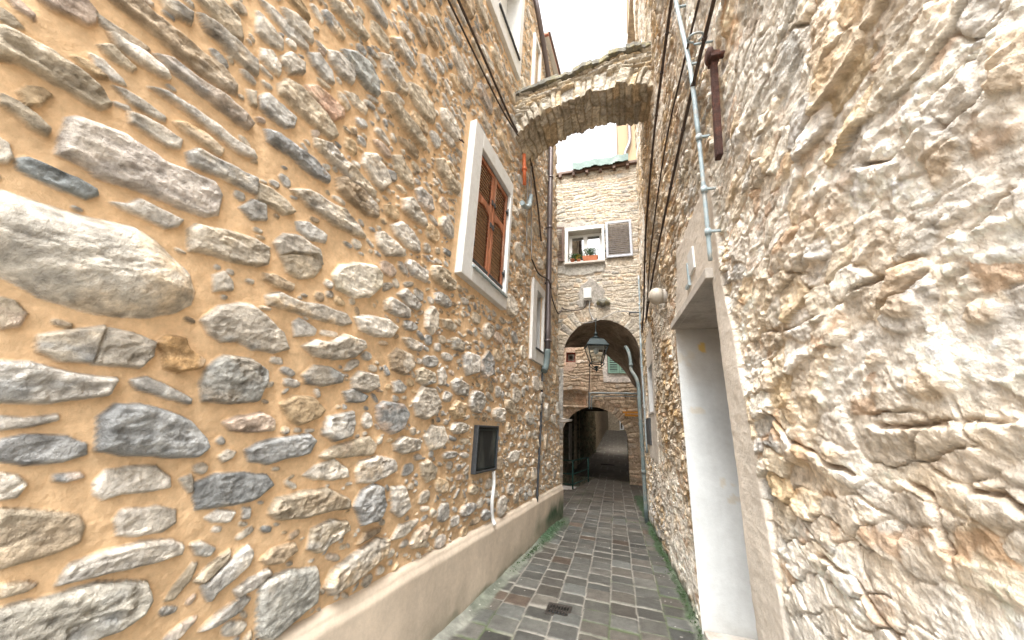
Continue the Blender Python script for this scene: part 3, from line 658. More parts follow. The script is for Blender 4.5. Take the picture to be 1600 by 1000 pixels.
# ------------------------------------------------------------------ the house on the right
CRACKS = [[(1.878, 2.042), (1.719, 2.014), (1.533, 2.001), (1.372, 1.975), (1.224, 2.01), (1.07, 2.003)], [(1.254, 1.611), (1.14, 1.617), (1.033, 1.614), (.938, 1.623)],
    [(1.21, 1.474), (1.146, 1.46), (1.14, 1.391), (1.131, 1.329)], [(.781, 2.03), (.839, 2.01), (.871, 1.999)], [(.68, 2.364), (.753, 2.344), (.835, 2.334)], [(.873, 2.335), (.818, 2.24), (.732, 2.247)],
    [(1.097, 2.369), (.992, 2.289), (.873, 2.277)], [(1.748, 1.158), (1.53, 1.147), (1.374, 1.065)], [(1.94, 1.684), (1.75, 1.546), (1.416, 1.47)], [(1.046, 1.486), (.967, 1.484), (.931, 1.456)]]
PATCHES = [(1.721, 1.487, .067, .035), (1.501, 1.512, .077, .035), (1.061, 1.891, .049, .034), (.858, 2.172, .046, .041), (.676, 2.241, .04, .066), (1.039, 1.693, .054, .043), (1.73, 1.673, .061, .05), (1.194, 1.784, .04, .024), (1.067, 2.824, .067, .158), (.891, 1.818, .034, .025)]
sv = axis((-.8, .55, .012), (.55, 1.25, .0042), (1.25, 2.6, .0075), (2.6, 8.0, .012)); zv = axis((-.05, .9, .008), (.9, 3.3, .0046), (3.3, 5.2, .008), (5.2, 11.6, .014))
S, Z = np.meshgrid(sv, zv, indexing='ij')
wx = .09 * fbm(S * 3.1, Z * 3.3, 51, 3); wz = .06 * fbm(S * 3, Z * 3.2, 52, 3)
wx += .035 * fbm(S * 12, Z * 12, 68, 3); wz += .03 * fbm(S * 11, Z * 12, 69, 3)
eA, iA, xA, yA = voronoi((S + wx) / .19, (Z + wz + .12 * S) / .10, 3)
eB, iB, xB, yB = voronoi((S + wx * .8) / .15, (Z + wz * .6) / .062, 4)
nearm = smooth(2.4, 2.2, S + .25 * fbm(S * 2, Z * 2, 53, 3) + .10 * (Z - 2).clip(-1, 3)); N1 = nearm > .5
e = np.where(N1, eA * .13, eB * .10); ix = np.where(N1, iA, iB + 70000); xx = np.where(N1, xA, xB); yy = np.where(N1, yA, yB)
R4 = np.random.default_rng(5).random((140000, 6)).astype(np.float32); rr = R4[ix]; sel = smooth(.25, .6, rr[..., 0])
del eA, eB, iA, iB
smear = smooth(-.22, .18, fbm(S * 1.5, Z * 1.7, 54, 4) + .12 * N1 - .05 * (Z - 3).clip(-1, 1)); f9 = fbm(S * 8, Z * 10, 55, 5, .62, True); f30 = fbm(S * 34, Z * 40, 56, 3, .6)
big = fbm(S * 2.2, Z * 2.6, 57, 3)
amp = np.where(N1, .82, .72); rg = fbm(S * 4.5 + wx * 4, Z * 6.5 + wz * 4, 66, 5, .55, True); rg2 = fbm(S * 16, Z * 24, 67, 3, .6, True)
prof = (.026 * smooth(.0, .016, e) * (.1 + 1.1 * sel) + .022 * (xx * (rr[..., 1] - .5) + yy * (rr[..., 2] - .8)) * 2 * smooth(0, .03, e)) * (1 - .75 * smear)
crev = smooth(.010, .0, e) * smooth(.16, .36, fbm(S * 2.7, Z * 3, 58, 3)) * .04
fa_ = .45 + .55 * smooth(-.2, .3, fbm(S * 2.4, Z * 2.4, 70, 3)); H = amp * (prof + .030 * big + fa_ * (.009 * f9 + .007 * rg + .009 * rg2 + .008 * f30) - crev) - .01
cut = np.zeros_like(S)      # long open cracks and ochre patches where the wall has them
for pl in CRACKS:
    d = np.full(S.shape, 9., np.float32); xw = S + .022 * f9; zw = Z + .020 * rg + .010 * f9
    for (a0, b0), (a1, b1) in zip(pl, pl[1:]):
        ex, ez = a1 - a0, b1 - b0; t = np.clip(((xw - a0) * ex + (zw - b0) * ez) / (ex * ex + ez * ez), 0, 1); d = np.minimum(d, np.hypot(xw - a0 - t * ex, zw - b0 - t * ez))
    cut = np.maximum(cut, smooth(.010, .002, d - .006 * big - .004 * f30) * smooth(-.35, .05, fbm(S * 9, Z * 9, 81, 3))); H = H + .012 * smooth(.10, .012, d) * (zw < np.interp(xw, [p[0] for p in sorted(pl)], [p[1] for p in sorted(pl)]))
H = H - .028 * cut
e3, i3, _, _ = voronoi((S + .01 * f30) / .042, (Z + .01 * f9) / .027, 6); H = H + .009 * (R4[i3, 1] ** 2 - .3) * smooth(.0, .25, e3) * smooth(-.1, .25, fbm(S * 4, Z * 4, 82, 4)) * smooth(3.2, 2.2, S); del e3, i3
patch = np.zeros_like(S)
for a0, b0, ra, rb in PATCHES: patch = np.maximum(patch, smooth(1.15, .75, np.hypot((S - a0) / ra, (Z - b0) / rb) + .5 * fbm(S * 22, Z * 22, 79, 4)))
H = H + .012 * patch * (.5 + f9)
# smooth rendered zones: lintel block, jamb strip, zone round the far small window
edge_n = .05 * fbm(S * 5, Z * 5, 59, 4)
blk = smooth(.04, -.01, np.maximum(np.maximum(2.27 - S, S - (3.72 - .45 * (Z - 2.6))), np.maximum(2.5 - Z, Z - 3.28)) + edge_n)
strip = smooth(.03, -.01, np.maximum(np.abs(S - 2.38) - .11 - .10 * (2.6 - Z).clip(0, 3), Z - 2.7) + edge_n * .8)
strip2 = smooth(.03, -.01, np.maximum(np.abs(S - 3.74) - .06, Z - 2.6) + edge_n * .3)
win = smooth(.05, -.02, np.maximum(np.abs(S - 6.35) - .55, np.abs(Z - 2.2) - 1.05) + edge_n)
low = smooth(.3, .9, 1.6 - Z + .5 * fbm(S * 3, Z * 3, 60, 3)) * smooth(1.2, 1.8, S) * smooth(2.6, 2.3, S) * .8
flat = np.maximum(np.maximum(blk, strip), np.maximum(strip2, win))
H = H * (1 - flat) + flat * (.012 + .005 * f9 * .6 + .004 * big); H = H * (1 - low * (1 - flat) * .6)
PR = np.array([(.60, .56, .50), (.46, .455, .43), (.70, .66, .58), (.58, .51, .40), (.45, .44, .42), (.58, .46, .30), (.52, .45, .36), (.66, .63, .58)])
c = PR[(rr[..., 3] * 8).astype(int).clip(0, 7)] * (.85 + .3 * rr[..., 4:5])
joint = smooth(.02, .004, e)[..., None]; dirt = np.array((.46, .34, .21)); jk = joint * (.5 - .35 * smear[..., None]); c = c * (1 - jk) + dirt * jk
far = smooth(2.3, 4.5, S)[..., None] * smooth(0, 1.5, Z)[..., None]; c = c * (1 - far * (1 - np.array((.92, .83, .70))))
lime = (smear * (.7 + .5 * f9 + .4 * fbm(S * 3, Z * 3, 78, 4)))[..., None].clip(0, 1) * .8; c = c * (1 - lime) + np.array((.76, .715, .64)) * lime
och = smooth(.12, .45, fbm(S * 3.5, Z * 4, 61, 5))[..., None] * .3; c = c * (1 - och) + np.array((.55, .40, .23)) * och
rusty = (smooth(.62, .8, R4[ix, 5]) * smooth(.0, .3, fbm(S * 11, Z * 14, 62, 3)))[..., None] * .6; c = c * (1 - rusty) + np.array((.42, .25, .13)) * rusty
grey = smooth(.1, .5, fbm(S * 1.8, Z * 1.2, 63, 4) + .35 * low)[..., None] * .55; c = c * (1 - grey) + np.array((.44, .44, .41)) * grey
bl = fbm(S * 5, Z * 6, 77, 6, .65)[..., None]; c = c * (1 + .22 * f30[..., None] + .14 * f9[..., None] + .35 * bl)
cem = np.array((.61, .565, .50)) * (1 + .14 * fbm(S * 5, Z * 4, 64, 5)[..., None]); c = c * 1.08; pk = (patch * .5)[..., None]; c = c * (1 - pk) + np.array((.52, .37, .21)) * pk; ck = (cut * .6)[..., None]; c = c * (1 - ck) + np.array((.30, .20, .12)) * ck; c = c * (1 - flat[..., None]) + cem * flat[..., None]
mossr = (smooth(.16, .02, Z + .1 * fbm(S * 6, Z * 8, 65, 3)) * smooth(3.4, 4.2, S))[..., None] * .85; c = c * (1 - mossr) + np.array((.05, .09, .045)) * mossr
lean = -.03 * (Z - .5).clip(0, None) * smooth(4.5, 7.5, S)
sc_, zc_ = (sv[1:] + sv[:-1])[:, None] / 2, (zv[1:] + zv[:-1])[None] / 2
keepR = ~((sc_ > 2.45) & (sc_ < 3.70) & (zc_ < 2.57)) & ~((sc_ > 6.02) & (sc_ < 6.72) & (zc_ > 1.88) & (zc_ < 2.66))
rh = thing('stone_house', 'house on the right, rough lime-smeared rubble with a recessed doorway', 'house', RF(3.5, 0, -.3))
grid_mesh('wall', RF(S, Z, H + lean), c.clip(.01, .84), M['rough'], rh, keepR, None, 1 - .7 * flat)
del e, ix, rr, prof, crev, smear
b = MB(); b.box(RF, -.85, -.8, 0, 11.6, -3, -.02); b.box(RF, -.8, 8, 0, 11.6, -3.1, -3.05); b.box(RF, -.85, 8, 11.55, 11.62, -3.1, -.1); b.box(RF, 7.95, 8.0, 0, 11.6, -3.0, -.40); b.build('back_wall', M['house'], rh)
# doorway
dw = thing('doorway', None, None) if False else None
Sj, Zj = np.meshgrid(axis((-.42, .03, .02)), axis((-.05, 2.60, .02)), indexing='ij')
cj = np.array((.57, .60, .605)) * (1 + .06 * fbm(Sj * 3, Zj * 2, 71, 4)[..., None])
chip = smooth(.50, .52, fbm(Sj * 4, Zj * 4, 72, 4) + .25 * np.exp(-((Zj - 1.25) / .35) ** 2))[..., None]; cj = cj * (1 - chip) + np.array((.56, .54, .48)) * chip
grime = smooth(1.9, 2.6, Zj + .3 * fbm(Sj * 4, Zj * 4, 73, 4) + Sj * -.6)[..., None] * .8; cj = cj * (1 - grime) + np.array((.46, .43, .38)) * grime
spot = (((Sj + .20) / .035) ** 2 + ((Zj - 2.38) / .045) ** 2 + .8 * fbm(Sj * 25, Zj * 25, 74, 2) < 1)[..., None]; cj = np.where(spot, np.array((.62, .44, .16)), cj)
foot = smooth(.25, .0, Zj + .1 * fbm(Sj * 8, Zj * 8, 75, 3))[..., None] * .6; cj = cj * (1 - foot) + np.array((.29, .28, .25)) * foot
P = RF(3.70 + .004 * fbm(Sj * 5, Zj * 5, 76, 4), Zj, Sj)
grid_mesh('door_reveal', P, cj, mat('limewashed_reveal', None, .85, .05, 5, .35, 30, .004), rh, label='pale blue limewashed far side of the doorway')
b = MB(); b.box(RF, 2.44, 2.452, -.05, 2.60, -.42, .0); b.build('door_reveal', M['limewash'], rh)
b = MB(); b.box(RF, 2.45, 3.70, -.03, .06, -.42, .02); b.build('doorstep', M['cement'], rh, .01)
b = MB(); b.box(RF, 2.45, 3.70, .06, 2.57, -.46, -.42)
dr = b.build('door', M['wood_dark'], rh); b = MB(); b.lathe(RF(2.6, 1.05, -.42), [(.012, 0), (.03, .04), (.03, .06), (.01, .07)], 12, tuple(RF.dn)); b.build('handle', M['metal_dark'], dr)
b = MB(); b.box(RF, 2.41, 3.73, 2.572, 2.64, -.44, .065, .006); b.build('door_lintel', M['cement'], rh, .006, label='thin projecting concrete lintel')
b = MB(); b.box(RF, 2.80, 2.97, 2.83, 3.02, .01, .028); pl = b.build('hatch', M['white'], rh, .003, 'small white hatch above the door lintel')
b = MB(); b.box(RF, 2.99, 3.11, 2.76, 2.79, .01, .034); b.box(RF, 2.99, 3.01, 2.79, 2.96, .01, .034); b.build('hatch_edge', M['pipe_grey'], pl)
# small window near the far end and its reveal
b = MB()
b.box(RF, 6.72, 6.735, 1.87, 2.67, -.27, -.03); b.box(RF, 6.005, 6.02, 1.87, 2.67, -.27, -.03); b.box(RF, 6.005, 6.735, 2.66, 2.675, -.27, -.04); b.box(RF, 6.005, 6.735, 1.865, 1.88, -.27, -.03)
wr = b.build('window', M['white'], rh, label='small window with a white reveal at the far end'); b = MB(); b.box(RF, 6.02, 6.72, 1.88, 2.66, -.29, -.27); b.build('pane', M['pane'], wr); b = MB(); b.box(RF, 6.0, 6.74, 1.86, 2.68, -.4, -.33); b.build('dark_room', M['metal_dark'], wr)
b = MB(); b.box(RF, 5.99, 6.75, 1.85, 1.885, -.1, .0); b.build('sill', M['cement'], wr, .004)
b = MB(); b.box(RF, 6.53, 7.02, 1.36, 1.80, -.03, .02); mb_ = b.build('mailbox', M['metal_dark'], None, .006); tag(mb_, 'flat black box under the small window at the far end of the right wall', 'meter box')
# iron bar, conduit, ring, cables on the right wall
bar = thing('iron_tie', 'rusted iron wall tie hanging upright on the right wall', 'iron bar', RF(1.9, 3.15, .05))
b = MB(); BT = [RF(a, z, o) for z, a0, w_b in ((3.14, 1.94, .028), (3.74, 1.81, .02)) for a, o in ((a0 - w_b, .03), (a0 + w_b, .03), (a0 + w_b, .065), (a0 - w_b, .065))]; b.add(BT, [(0, 1, 2, 3), (4, 5, 6, 7), (0, 1, 5, 4), (1, 2, 6, 5), (2, 3, 7, 6), (3, 0, 4, 7)]); b.build('bar', M['rust'], bar, .006)
b = MB(); b.tube([RF(1.80, 3.77, -.05), RF(1.80, 3.78, .07)], .022, 10); b.lathe(RF(1.8, 3.78, .05), [(.03, 0), (.05, .012), (.05, .03), (.03, .04)], 12, tuple(RF.dn)); b.box(RF, 1.76, 1.85, 3.73, 3.775, .02, .075, .004); b.build('head', M['rust'], bar, .004)
gc = thing('conduit', 'pale grey-blue rigid conduit climbing the right wall to end above the doorway', 'conduit', RF(2.25, 2.65, .07))
b = MB(); pp = [(2.36, 6.2), (2.29, 5.08), (2.16, 4.17), (2.17, 3.50), (2.21, 3.0), (2.25, 2.62)]; b.tube(smooth_path([RF(s, z, .07) for s, z in pp[:4]], 6), .0165, 12); b.build('upper_tube', M['pipe_grey'], gc)
b = MB(); b.tube(smooth_path([RF(s, z, .07) for s, z in pp[3:]], 6), .0135, 12); b.build('lower_tube', M['pipe_grey'], gc)
b = MB()
for s, z in ((2.285, 5.0), (2.17, 4.2), (2.165, 3.52), (2.195, 3.12), (2.225, 2.82)): b.lathe(RF(s, z - .03, .07), [(.020, 0), (.020, .04)], 12); b.box(RF, s - .008, s + .008, z - .012, z + .002, -.02, .06); b.cut()
build_each(b, 'coupling', M['pipe_grey'], gc)
b = MB(); pts = [RF(1.89 + .045 * math.cos(a), 4.08 + .0 * a, .10 + .045 * math.sin(a)) + np.array((0, 0, .02 * math.cos(a))) for a in [i * math.pi / 8 for i in range(15)]]
b.tube(pts, .007, 8); b.tube([RF(1.935, 4.08, .10), RF(1.94, 4.08, -.03)], .007, 8); tag(b.build('ring_hook', M['pipe_grey']), 'small pale ring hook beside the top of the conduit', 'hook')
g = 'cables strung along the right wall'
def rl(s, z): return -.03 * max(z - .5, 0) * float(smooth(4.5, 7.5, s))
def RC(s, z, o=.07): return RF(s, z, o + rl(s, z))
cable([RC(.2, 5.4), RC(1.4, 5.34), RC(2.42, 5.28), RC(3.03, 5.20), RC(3.81, 5.03), RC(5.0, 4.62, .06), RC(5.62, 4.38, .06), RC(6.69, 3.84, .05), RC(7.3, 3.5, .05)], .0145, M['cable'], 'thick clipped cable bundle, highest of the three on the right wall', g, clips=5)
cable([RC(.2, 4.25), RC(1.2, 4.28), RC(1.83, 4.32), RC(2.26, 4.36), RC(3.22, 4.38), RC(4.61, 4.05, .06), RC(5.5, 3.75, .05), RC(6.33, 3.47, .05)], .0085, M['cable'], 'thin black cable, middle of the three on the right wall', g)
cable([RC(.2, 4.0), RC(1.0, 4.0), RC(1.64, 3.98), RC(2.14, 3.96), RC(2.82, 3.88), RC(4.23, 3.66), RC(5.3, 3.5, .06), RC(6.33, 3.44, .05)], .0125, M['cable'], 'clipped cable bundle, lowest of the three on the right wall, crossing the conduit', g, clips=5)
wl = thing('wall_lamp', 'round white bulkhead lamp on the right wall beyond the doorway', 'lamp', RF(4.45, 3.25, .05))
b = MB(); b.lathe(RF(4.25, 3.14, .03), [(.08, 0), (.10, .04), (.105, .08), (.085, .125), (.05, .15), (.0, .158)], 20, tuple(RF.dn)); b.build('globe', M['lamp_cream'], wl)
b = MB(); b.lathe(RF(4.25, 3.14, -.03), [(.085, 0), (.085, .06)], 20, tuple(RF.dn)); b.build('base', M['cement'], wl)

# ------------------------------------------------------------------ rows of coursed rubble, used by the houses across the alley
def rows(S, Z, rh0, rh1, w, seed):
    r = np.random.default_rng(200 + seed); ed = np.cumsum(r.uniform(rh0, rh1, 400)) - 3; ri = np.searchsorted(ed, Z).clip(1, 399)
    dz = np.minimum(Z - ed[ri - 1], ed[ri] - Z); J = (r.random((400, 512)) - .5).astype(np.float32) * .75; off = r.random(400) * 50; ws = r.uniform(.6, 1.5, 400) * w
    u = S / ws[ri] + off[ri] + 100; k = np.floor(u).astype(int); b = k + J[ri, k & 511] + .4; k = np.where(u < b, k - 1, k)
    lo = k + J[ri, k & 511] + .4; hi = k + 1 + J[ri, (k + 1) & 511] + .4
    dx = np.minimum(u - lo, hi - u) * ws[ri]; R = .02
    e = R - np.hypot((R - dx).clip(0), (R - dz).clip(0)); return np.minimum(e, np.minimum(dx, dz)), (ri * 517 + (k & 511)) % 140000, (u - (lo + hi) / 2), (Z - (ed[ri] + ed[ri - 1]) / 2) / rh1
def ring(S, Z, e, ix, cx, cz, R, th, n, seed, ell=1.0):
    r = np.hypot(S - cx, (Z - cz) * ell); a = np.arctan2((Z - cz) * ell, S - cx); u = a / math.pi * n; k = np.floor(u)
    jt = np.random.default_rng(seed).random(64).astype(np.float32); ki = k.astype(int) & 63; th2 = th * (.75 + .5 * jt[ki])
    m = (r > R) & (r < R + th2) & (Z > cz - .15)
    da = np.minimum(u - k, k + 1 - u) * math.pi / n * r; e2 = np.minimum(da, np.minimum(r - R + .03, R + th2 - r))
    return np.where(m, e2, e), np.where(m, 90000 + ki * 7 + seed, ix), m
def coursed(F, s0, s1, z0, z1, step, seed, pal, mortar, hfac=.03, arch=None, rh=(.05, .12), w=.26, hole=None, smoothz=(), post=None, jointw=.012):
    S, Z = np.meshgrid(axis((s0, s1, step)), axis((z0, z1, step)), indexing='ij')
    wx = .08 * fbm(S * 3, Z * 3, seed, 3) + .02 * fbm(S * 14, Z * 14, seed + 7, 2); wz = .08 * fbm(S * 2.2, Z * 3, seed + 1, 3) + .035 * fbm(S * 8, Z * 8, seed + 2, 3)
    e, ix, xx, yy = rows(S + wx, Z + wz, *rh, w, seed)
    if arch:
        for A in arch: e, ix, _ = ring(S, Z, e, ix, *A)
    rr = R4[ix % 140000]; H = hfac * smooth(0, .028, e) * (.5 + .8 * rr[..., 0]) + .012 * fbm(S * 10, Z * 14, seed + 3, 4, .6) + .015 * fbm(S * 2, Z * 2, seed + 4, 3) + .02 * (yy * (rr[..., 1] - .6)) * smooth(0, .02, e)
    pal = np.array(pal); c = pal[(rr[..., 2] * len(pal)).astype(int).clip(0, len(pal) - 1)] * (.75 + .5 * rr[..., 3:4]); j = smooth(jointw * 1.6, jointw * .4, e)[..., None]
    sm = smooth(-.12, .3, fbm(S * 2.2, Z * 3, seed + 5, 5, .6))[..., None] * .75; j = np.maximum(j, sm); H = H - sm[..., 0] * hfac * .45 * smooth(0, .028, e) * rr[..., 0]
    c = c * (1 - j) + np.array(mortar) * j; c = c * (1 + .2 * fbm(S * 6, Z * 8, seed + 6, 5)[..., None])
    for a0, a1, b0, b1, col, wob in smoothz:
        m = smooth(.03, -.01, np.maximum(np.maximum(a0 - S, S - a1), np.maximum(b0 - Z, Z - b1)) + wob * fbm(S * 4, Z * 4, seed + 8, 4))
        H = H * (1 - m) + .022 * m; c = c * (1 - m[..., None]) + np.array(col) * (1 + .15 * fbm(S * 4, Z * 5, seed + 9, 4)[..., None]) * m[..., None]
    if post: H, c = post(S, Z, H, c)
    sc, zc = (S[1:, :-1] + S[:-1, :-1]) / 2, (Z[:-1, 1:] + Z[:-1, :-1]) / 2
    return F(S, Z, H), c.clip(.01, .85), (~hole(sc, zc) if hole is not None else None)

# ------------------------------------------------------------------ the house across the end, over the vault
fh = thing('vaulted_house', 'narrow rubble house across the end of the alley, standing over a dark vault', 'house', (-.5, 8, 0))
F8 = FF(8.0); ACX, ACZ, AR_ = -.425, 3.17, .845
def hole8(s, z): return ((np.hypot(s - ACX, z - ACZ) < AR_) | ((np.abs(s - ACX) < AR_) & (z < ACZ))) | ((s > -1.17) & (s < -.33) & (z > 5.56) & (z < 6.42))
P, c, k = coursed(F8, -3.4, .95, -.05, 8.22, .0135, 301, [(.40, .34, .26), (.37, .34, .28), (.34, .31, .27), (.41, .34, .25), (.30, .29, .26), (.40, .31, .22), (.36, .33, .28)], (.42, .37, .30),
    arch=[(ACX, ACZ, AR_, .32, 21, 5)], hfac=.016, rh=(.05, .13), w=.24, hole=hole8,
    smoothz=[(-1.9, -.25, 5.22, 5.50, (.36, .345, .31), .12), (-1.9, -.45, 6.45, 6.68, (.38, .36, .32), .12), (-.85, -.35, 4.4, 4.95, (.30, .28, .25), .25), (-1.6, -1.22, 1.5, 2.9, (.38, .37, .345), .1)])
grid_mesh('wall', P, c, M['rubble'], fh, k)
# vault: lofted from the front arch to the wider rear one
n = 90; fr = []; re_ = []; RT = [0, .28, .34, .42, .50, .57, .63, .69, 1]; RX = [-2.75, -2.75, -2.3, -1.55, -.95, -.40, .06, .46, .47]; RZ = [-.75, 3.1, 3.74, 3.92, 3.93, 3.72, 3.26, 2.62, -.05]
for i in range(n + 1):
    t = i / n
    if t < .3: q = t / .3; fr.append((ACX - AR_, -.05 + q * (ACZ + .05)))
    elif t < .7: a = math.pi * (1 - (t - .3) / .4); fr.append((ACX + AR_ * math.cos(a), ACZ + AR_ * math.sin(a)))
    else: q = (t - .7) / .3; fr.append((ACX + AR_, ACZ * (1 - q) - .05 * q))
    re_.append((float(np.interp(t, RT, RX)), float(np.interp(t, RT, RZ))))
fr = np.array(fr); re_ = np.array(re_); T, V = np.meshgrid(np.arange(n + 1) / n, axis((0, 2.4, .03)), indexing='ij')
w = (V / 2.4)[..., None]; XZ = fr[:, None] * (1 - w) + re_[:, None] * w
dN = .05 * fbm(T * 40, V * 5, 320, 4, .6) + .02 * fbm(T * 110, V * 14, 321, 3, .6); dN = dN * smooth(0, .15, V)
cen = np.array((-.6, 2.2)); dirn = XZ - cen; dirn /= np.linalg.norm(dirn, axis=-1, keepdims=True); XZ = XZ + dirn * (dN[..., None] - .005)
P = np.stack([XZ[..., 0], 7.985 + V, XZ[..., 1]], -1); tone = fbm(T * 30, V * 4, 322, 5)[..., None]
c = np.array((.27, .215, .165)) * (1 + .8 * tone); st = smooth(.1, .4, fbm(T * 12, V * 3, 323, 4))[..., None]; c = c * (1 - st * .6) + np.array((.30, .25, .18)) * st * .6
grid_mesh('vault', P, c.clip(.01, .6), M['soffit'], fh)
b = MB()   # rear face round the vault, flat top, side walls: unseen, added to block light
pts = [(x, z) for x, z in re_ if z > -.5]
poly = [(-3.4, -.5)] + [(-3.4, 8.2), (.95, 8.2), (.95, -.05)] + [(x, z) for x, z in re_[::-1][::3]]
me_poly = poly
bmv = []
for x, z in me_poly: bmv.append((x, 10.39, z))
rear = MB(); zz = re_[::3]
for i in range(len(zz) - 1):
    (x0, z0), (x1, z1) = zz[i], zz[i + 1]
    if abs(x1 - x0) > 1e-4: rear.add([(x0, 10.39, z0), (x1, 10.39, z1), (x1, 10.39, 8.2), (x0, 10.39, 8.2)], [(0, 1, 2, 3)])
rear.add([(.47, 10.39, -.05), (.95, 10.39, -.05), (.95, 10.39, 8.2), (.47, 10.39, 8.2)], [(0, 1, 2, 3)])
rear.add([(-3.4, 10.39, -.7), (-2.75, 10.39, -.7), (-2.75, 10.39, 8.2), (-3.4, 10.39, 8.2)], [(0, 1, 2, 3)])
rear.add([(-3.4, 8.0, -.7), (-3.4, 10.39, -.7), (-3.4, 10.39, 8.2), (-3.4, 8.0, 8.2)], [(0, 1, 2, 3)]); rear.add([(.95, 8.0, -.05), (.95, 10.39, -.05), (.95, 10.39, 8.2), (.95, 8.0, 8.2)], [(0, 1, 2, 3)])
rear.build('rear_wall', M['house'], fh)
# roof: slab, tiles at the left, verdigris sheet over the eave
b = MB(); b.box(F8, -3.4, .6, 8.19, 8.27, -2.4, .10); b.build('roof_slab', M['wood_dark'], fh, .01)
b = MB()
for kx in range(8): b.tube([(-3.2 + kx * .23, 7.88, 8.30), (-3.2 + kx * .23, 9.2, 8.7)], .06, 10)
b.build('roof_tiles', M['tile'], fh)
b = MB(); N_ = 26
for i in range(N_):
    x0, x1 = -1.05 + 1.44 * i / N_, -1.05 + 1.44 * (i + 1) / N_; f = lambda x: .012 * math.sin(x * 9) + .01 * math.sin(x * 23)
    b.box(F8, x0, x1 + .001, 8.21 + f(x0), 8.40 + f(x0) * .5, .17 + f(x0), .185 + f(x0)); b.box(F8, x0, x1 + .001, 8.40 + f(x0) * .5, 8.415 + f(x0) * .5, -.5, .185 + f(x0))
b.build('eave_sheet', M['sheet'], fh)
b = MB(); random.seed(3)
for x in (-1.42, -1.05, -.7, -.35, 0, .33): b.box(F8, x, x + .07, 8.10, 8.185, -.1, .10 + random.uniform(0, .05), .006); b.cut()
build_each(b, 'rafter_end', M['wood_dark'], fh)
# window with open shutters
b = MB(); frame_ring(b, F8, -1.25, -.27, 5.50, 6.52, -1.17, -.33, 5.56, 6.42, -.02, .05); fw_ = b.build('window', M['white'], fh, .006, 'small white window with both shutters open and flowers on the sill')
b = MB(); b.box(F8, -1.185, -1.17, 5.56, 6.42, -.26, -.02); b.box(F8, -.33, -.315, 5.56, 6.42, -.26, -.02); b.box(F8, -1.185, -.315, 6.42, 6.435, -.26, -.02); b.box(F8, -1.185, -.315, 5.545, 5.56, -.26, -.02); b.build('reveal', M['cement'], fw_)
b = MB(); frame_ring(b, F8, -1.17, -.33, 5.56, 6.42, -1.10, -.40, 5.64, 6.35, -.24, -.19); b.box(F8, -.80, -.70, 5.64, 6.35, -.24, -.18); b.build('sash', M['white_pvc'], fw_, .004)
b = MB(); b.box(F8, -1.10, -.80, 5.64, 6.35, -.222, -.214); b.box(F8, -.70, -.40, 5.64, 6.35, -.222, -.214); b.build('pane', M['pane'], fw_)
b = MB(); b.box(F8, -.62, -.41, 5.64, 6.33, -.235, -.23); b.box(F8, -.86, -.805, 5.64, 6.33, -.235, -.23); b.build('curtain', M['white_pvc'], fw_)
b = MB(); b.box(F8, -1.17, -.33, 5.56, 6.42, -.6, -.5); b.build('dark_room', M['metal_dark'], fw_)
b = MB(); b.box(F8, -1.25, -.27, 5.465, 5.515, -.24, .10); b.build('sill', M['cement'], fw_, .006)
shutter_leaf(F8, -.235, .375, 5.56, 6.55, .05, fw_, M['shutter_grey'], M['slat_grey'], panels=((.06, .94),), pitch=.05, label='right shutter, grey louvres opened flat on the wall')
Fs = Frame((-1.27, 7.95, 0), (-math.cos(rad(14)), -math.sin(rad(14))), (-math.sin(rad(14)) * -1, -math.cos(rad(14))))
shutter_leaf(Fs, .0, .33, 5.57, 6.55, .0, fw_, M['wood_dark'], M['wood_dark'], panels=((.06, .94),), pitch=.05, label='left shutter, brown louvres standing half open')
b = MB()
for z in (5.75, 6.3): b.box(F8, -.262, -.235, z - .03, z + .03, .05, .07); b.cut()
build_each(b, 'hinge', M['metal_dark'], fw_)

# ------------------------------------------------------------------ flying arch between the two houses
fa = thing('stone_arch', 'rough stone flying arch bracing the two houses high over the alley', 'arch', (-.4, 4.2, 6.0))
xl = np.array([-1.50, -1.40, -1.26, -1.08, -.76, -.25, .06, .30, .66]); zl = np.array([5.30, 5.48, 5.68, 5.86, 6.01, 6.13, 6.13, 6.08, 5.98])
xu = np.array([-1.50, -.77, -.24, .08, .66]); zu = np.array([6.34, 6.44, 6.56, 6.68, 6.68])
ts = np.linspace(0, 1, 240); X = -1.50 + 2.16 * ts; ZL = np.interp(X, xl, zl); ZU = np.interp(X, xu, zu)
ZL = np.convolve(np.pad(ZL, 6, 'edge'), np.ones(13) / 13, 'valid')
def face_col(u, v, seed, e, ix):
    pal = np.array([(.46, .42, .34), (.50, .45, .36), (.43, .39, .32), (.50, .40, .27), (.41, .37, .30), (.49, .46, .40)]); rr = R4[ix % 140000]
    c = pal[(rr[..., 2] * 6).astype(int).clip(0, 5)] * (.8 + .4 * rr[..., 3:4]); j = smooth(.014, .002, e)[..., None]; c = c * (1 - j) + np.array((.36, .30, .21)) * j
    return c * (1 + .3 * fbm(u * 9, v * 9, seed, 5)[..., None])
vv = np.linspace(0, 1, 60); TX, VV = np.meshgrid(ts, vv, indexing='ij'); Xg = -1.5 + 2.16 * TX; Zg = ZL[:, None] * (1 - VV) + ZU[:, None] * VV
hgt = Zg - ZL[:, None]; slant = Xg + (-.45 - Xg) * hgt * .35 + .03 * fbm(Xg * 5, Zg * 5, 410, 3)        # joints fan out from the middle
k = np.floor(slant / .105 + .35 * np.sin(slant * 17)); da = np.abs((slant / .105 + .35 * np.sin(slant * 17)) - k - .5); e1 = (.5 - da) * .105
vh = .27 + .05 * np.sin(k * 2.3); e1 = np.minimum(e1, np.abs(hgt - vh)); ix1 = (k.astype(int) + 400) * 3
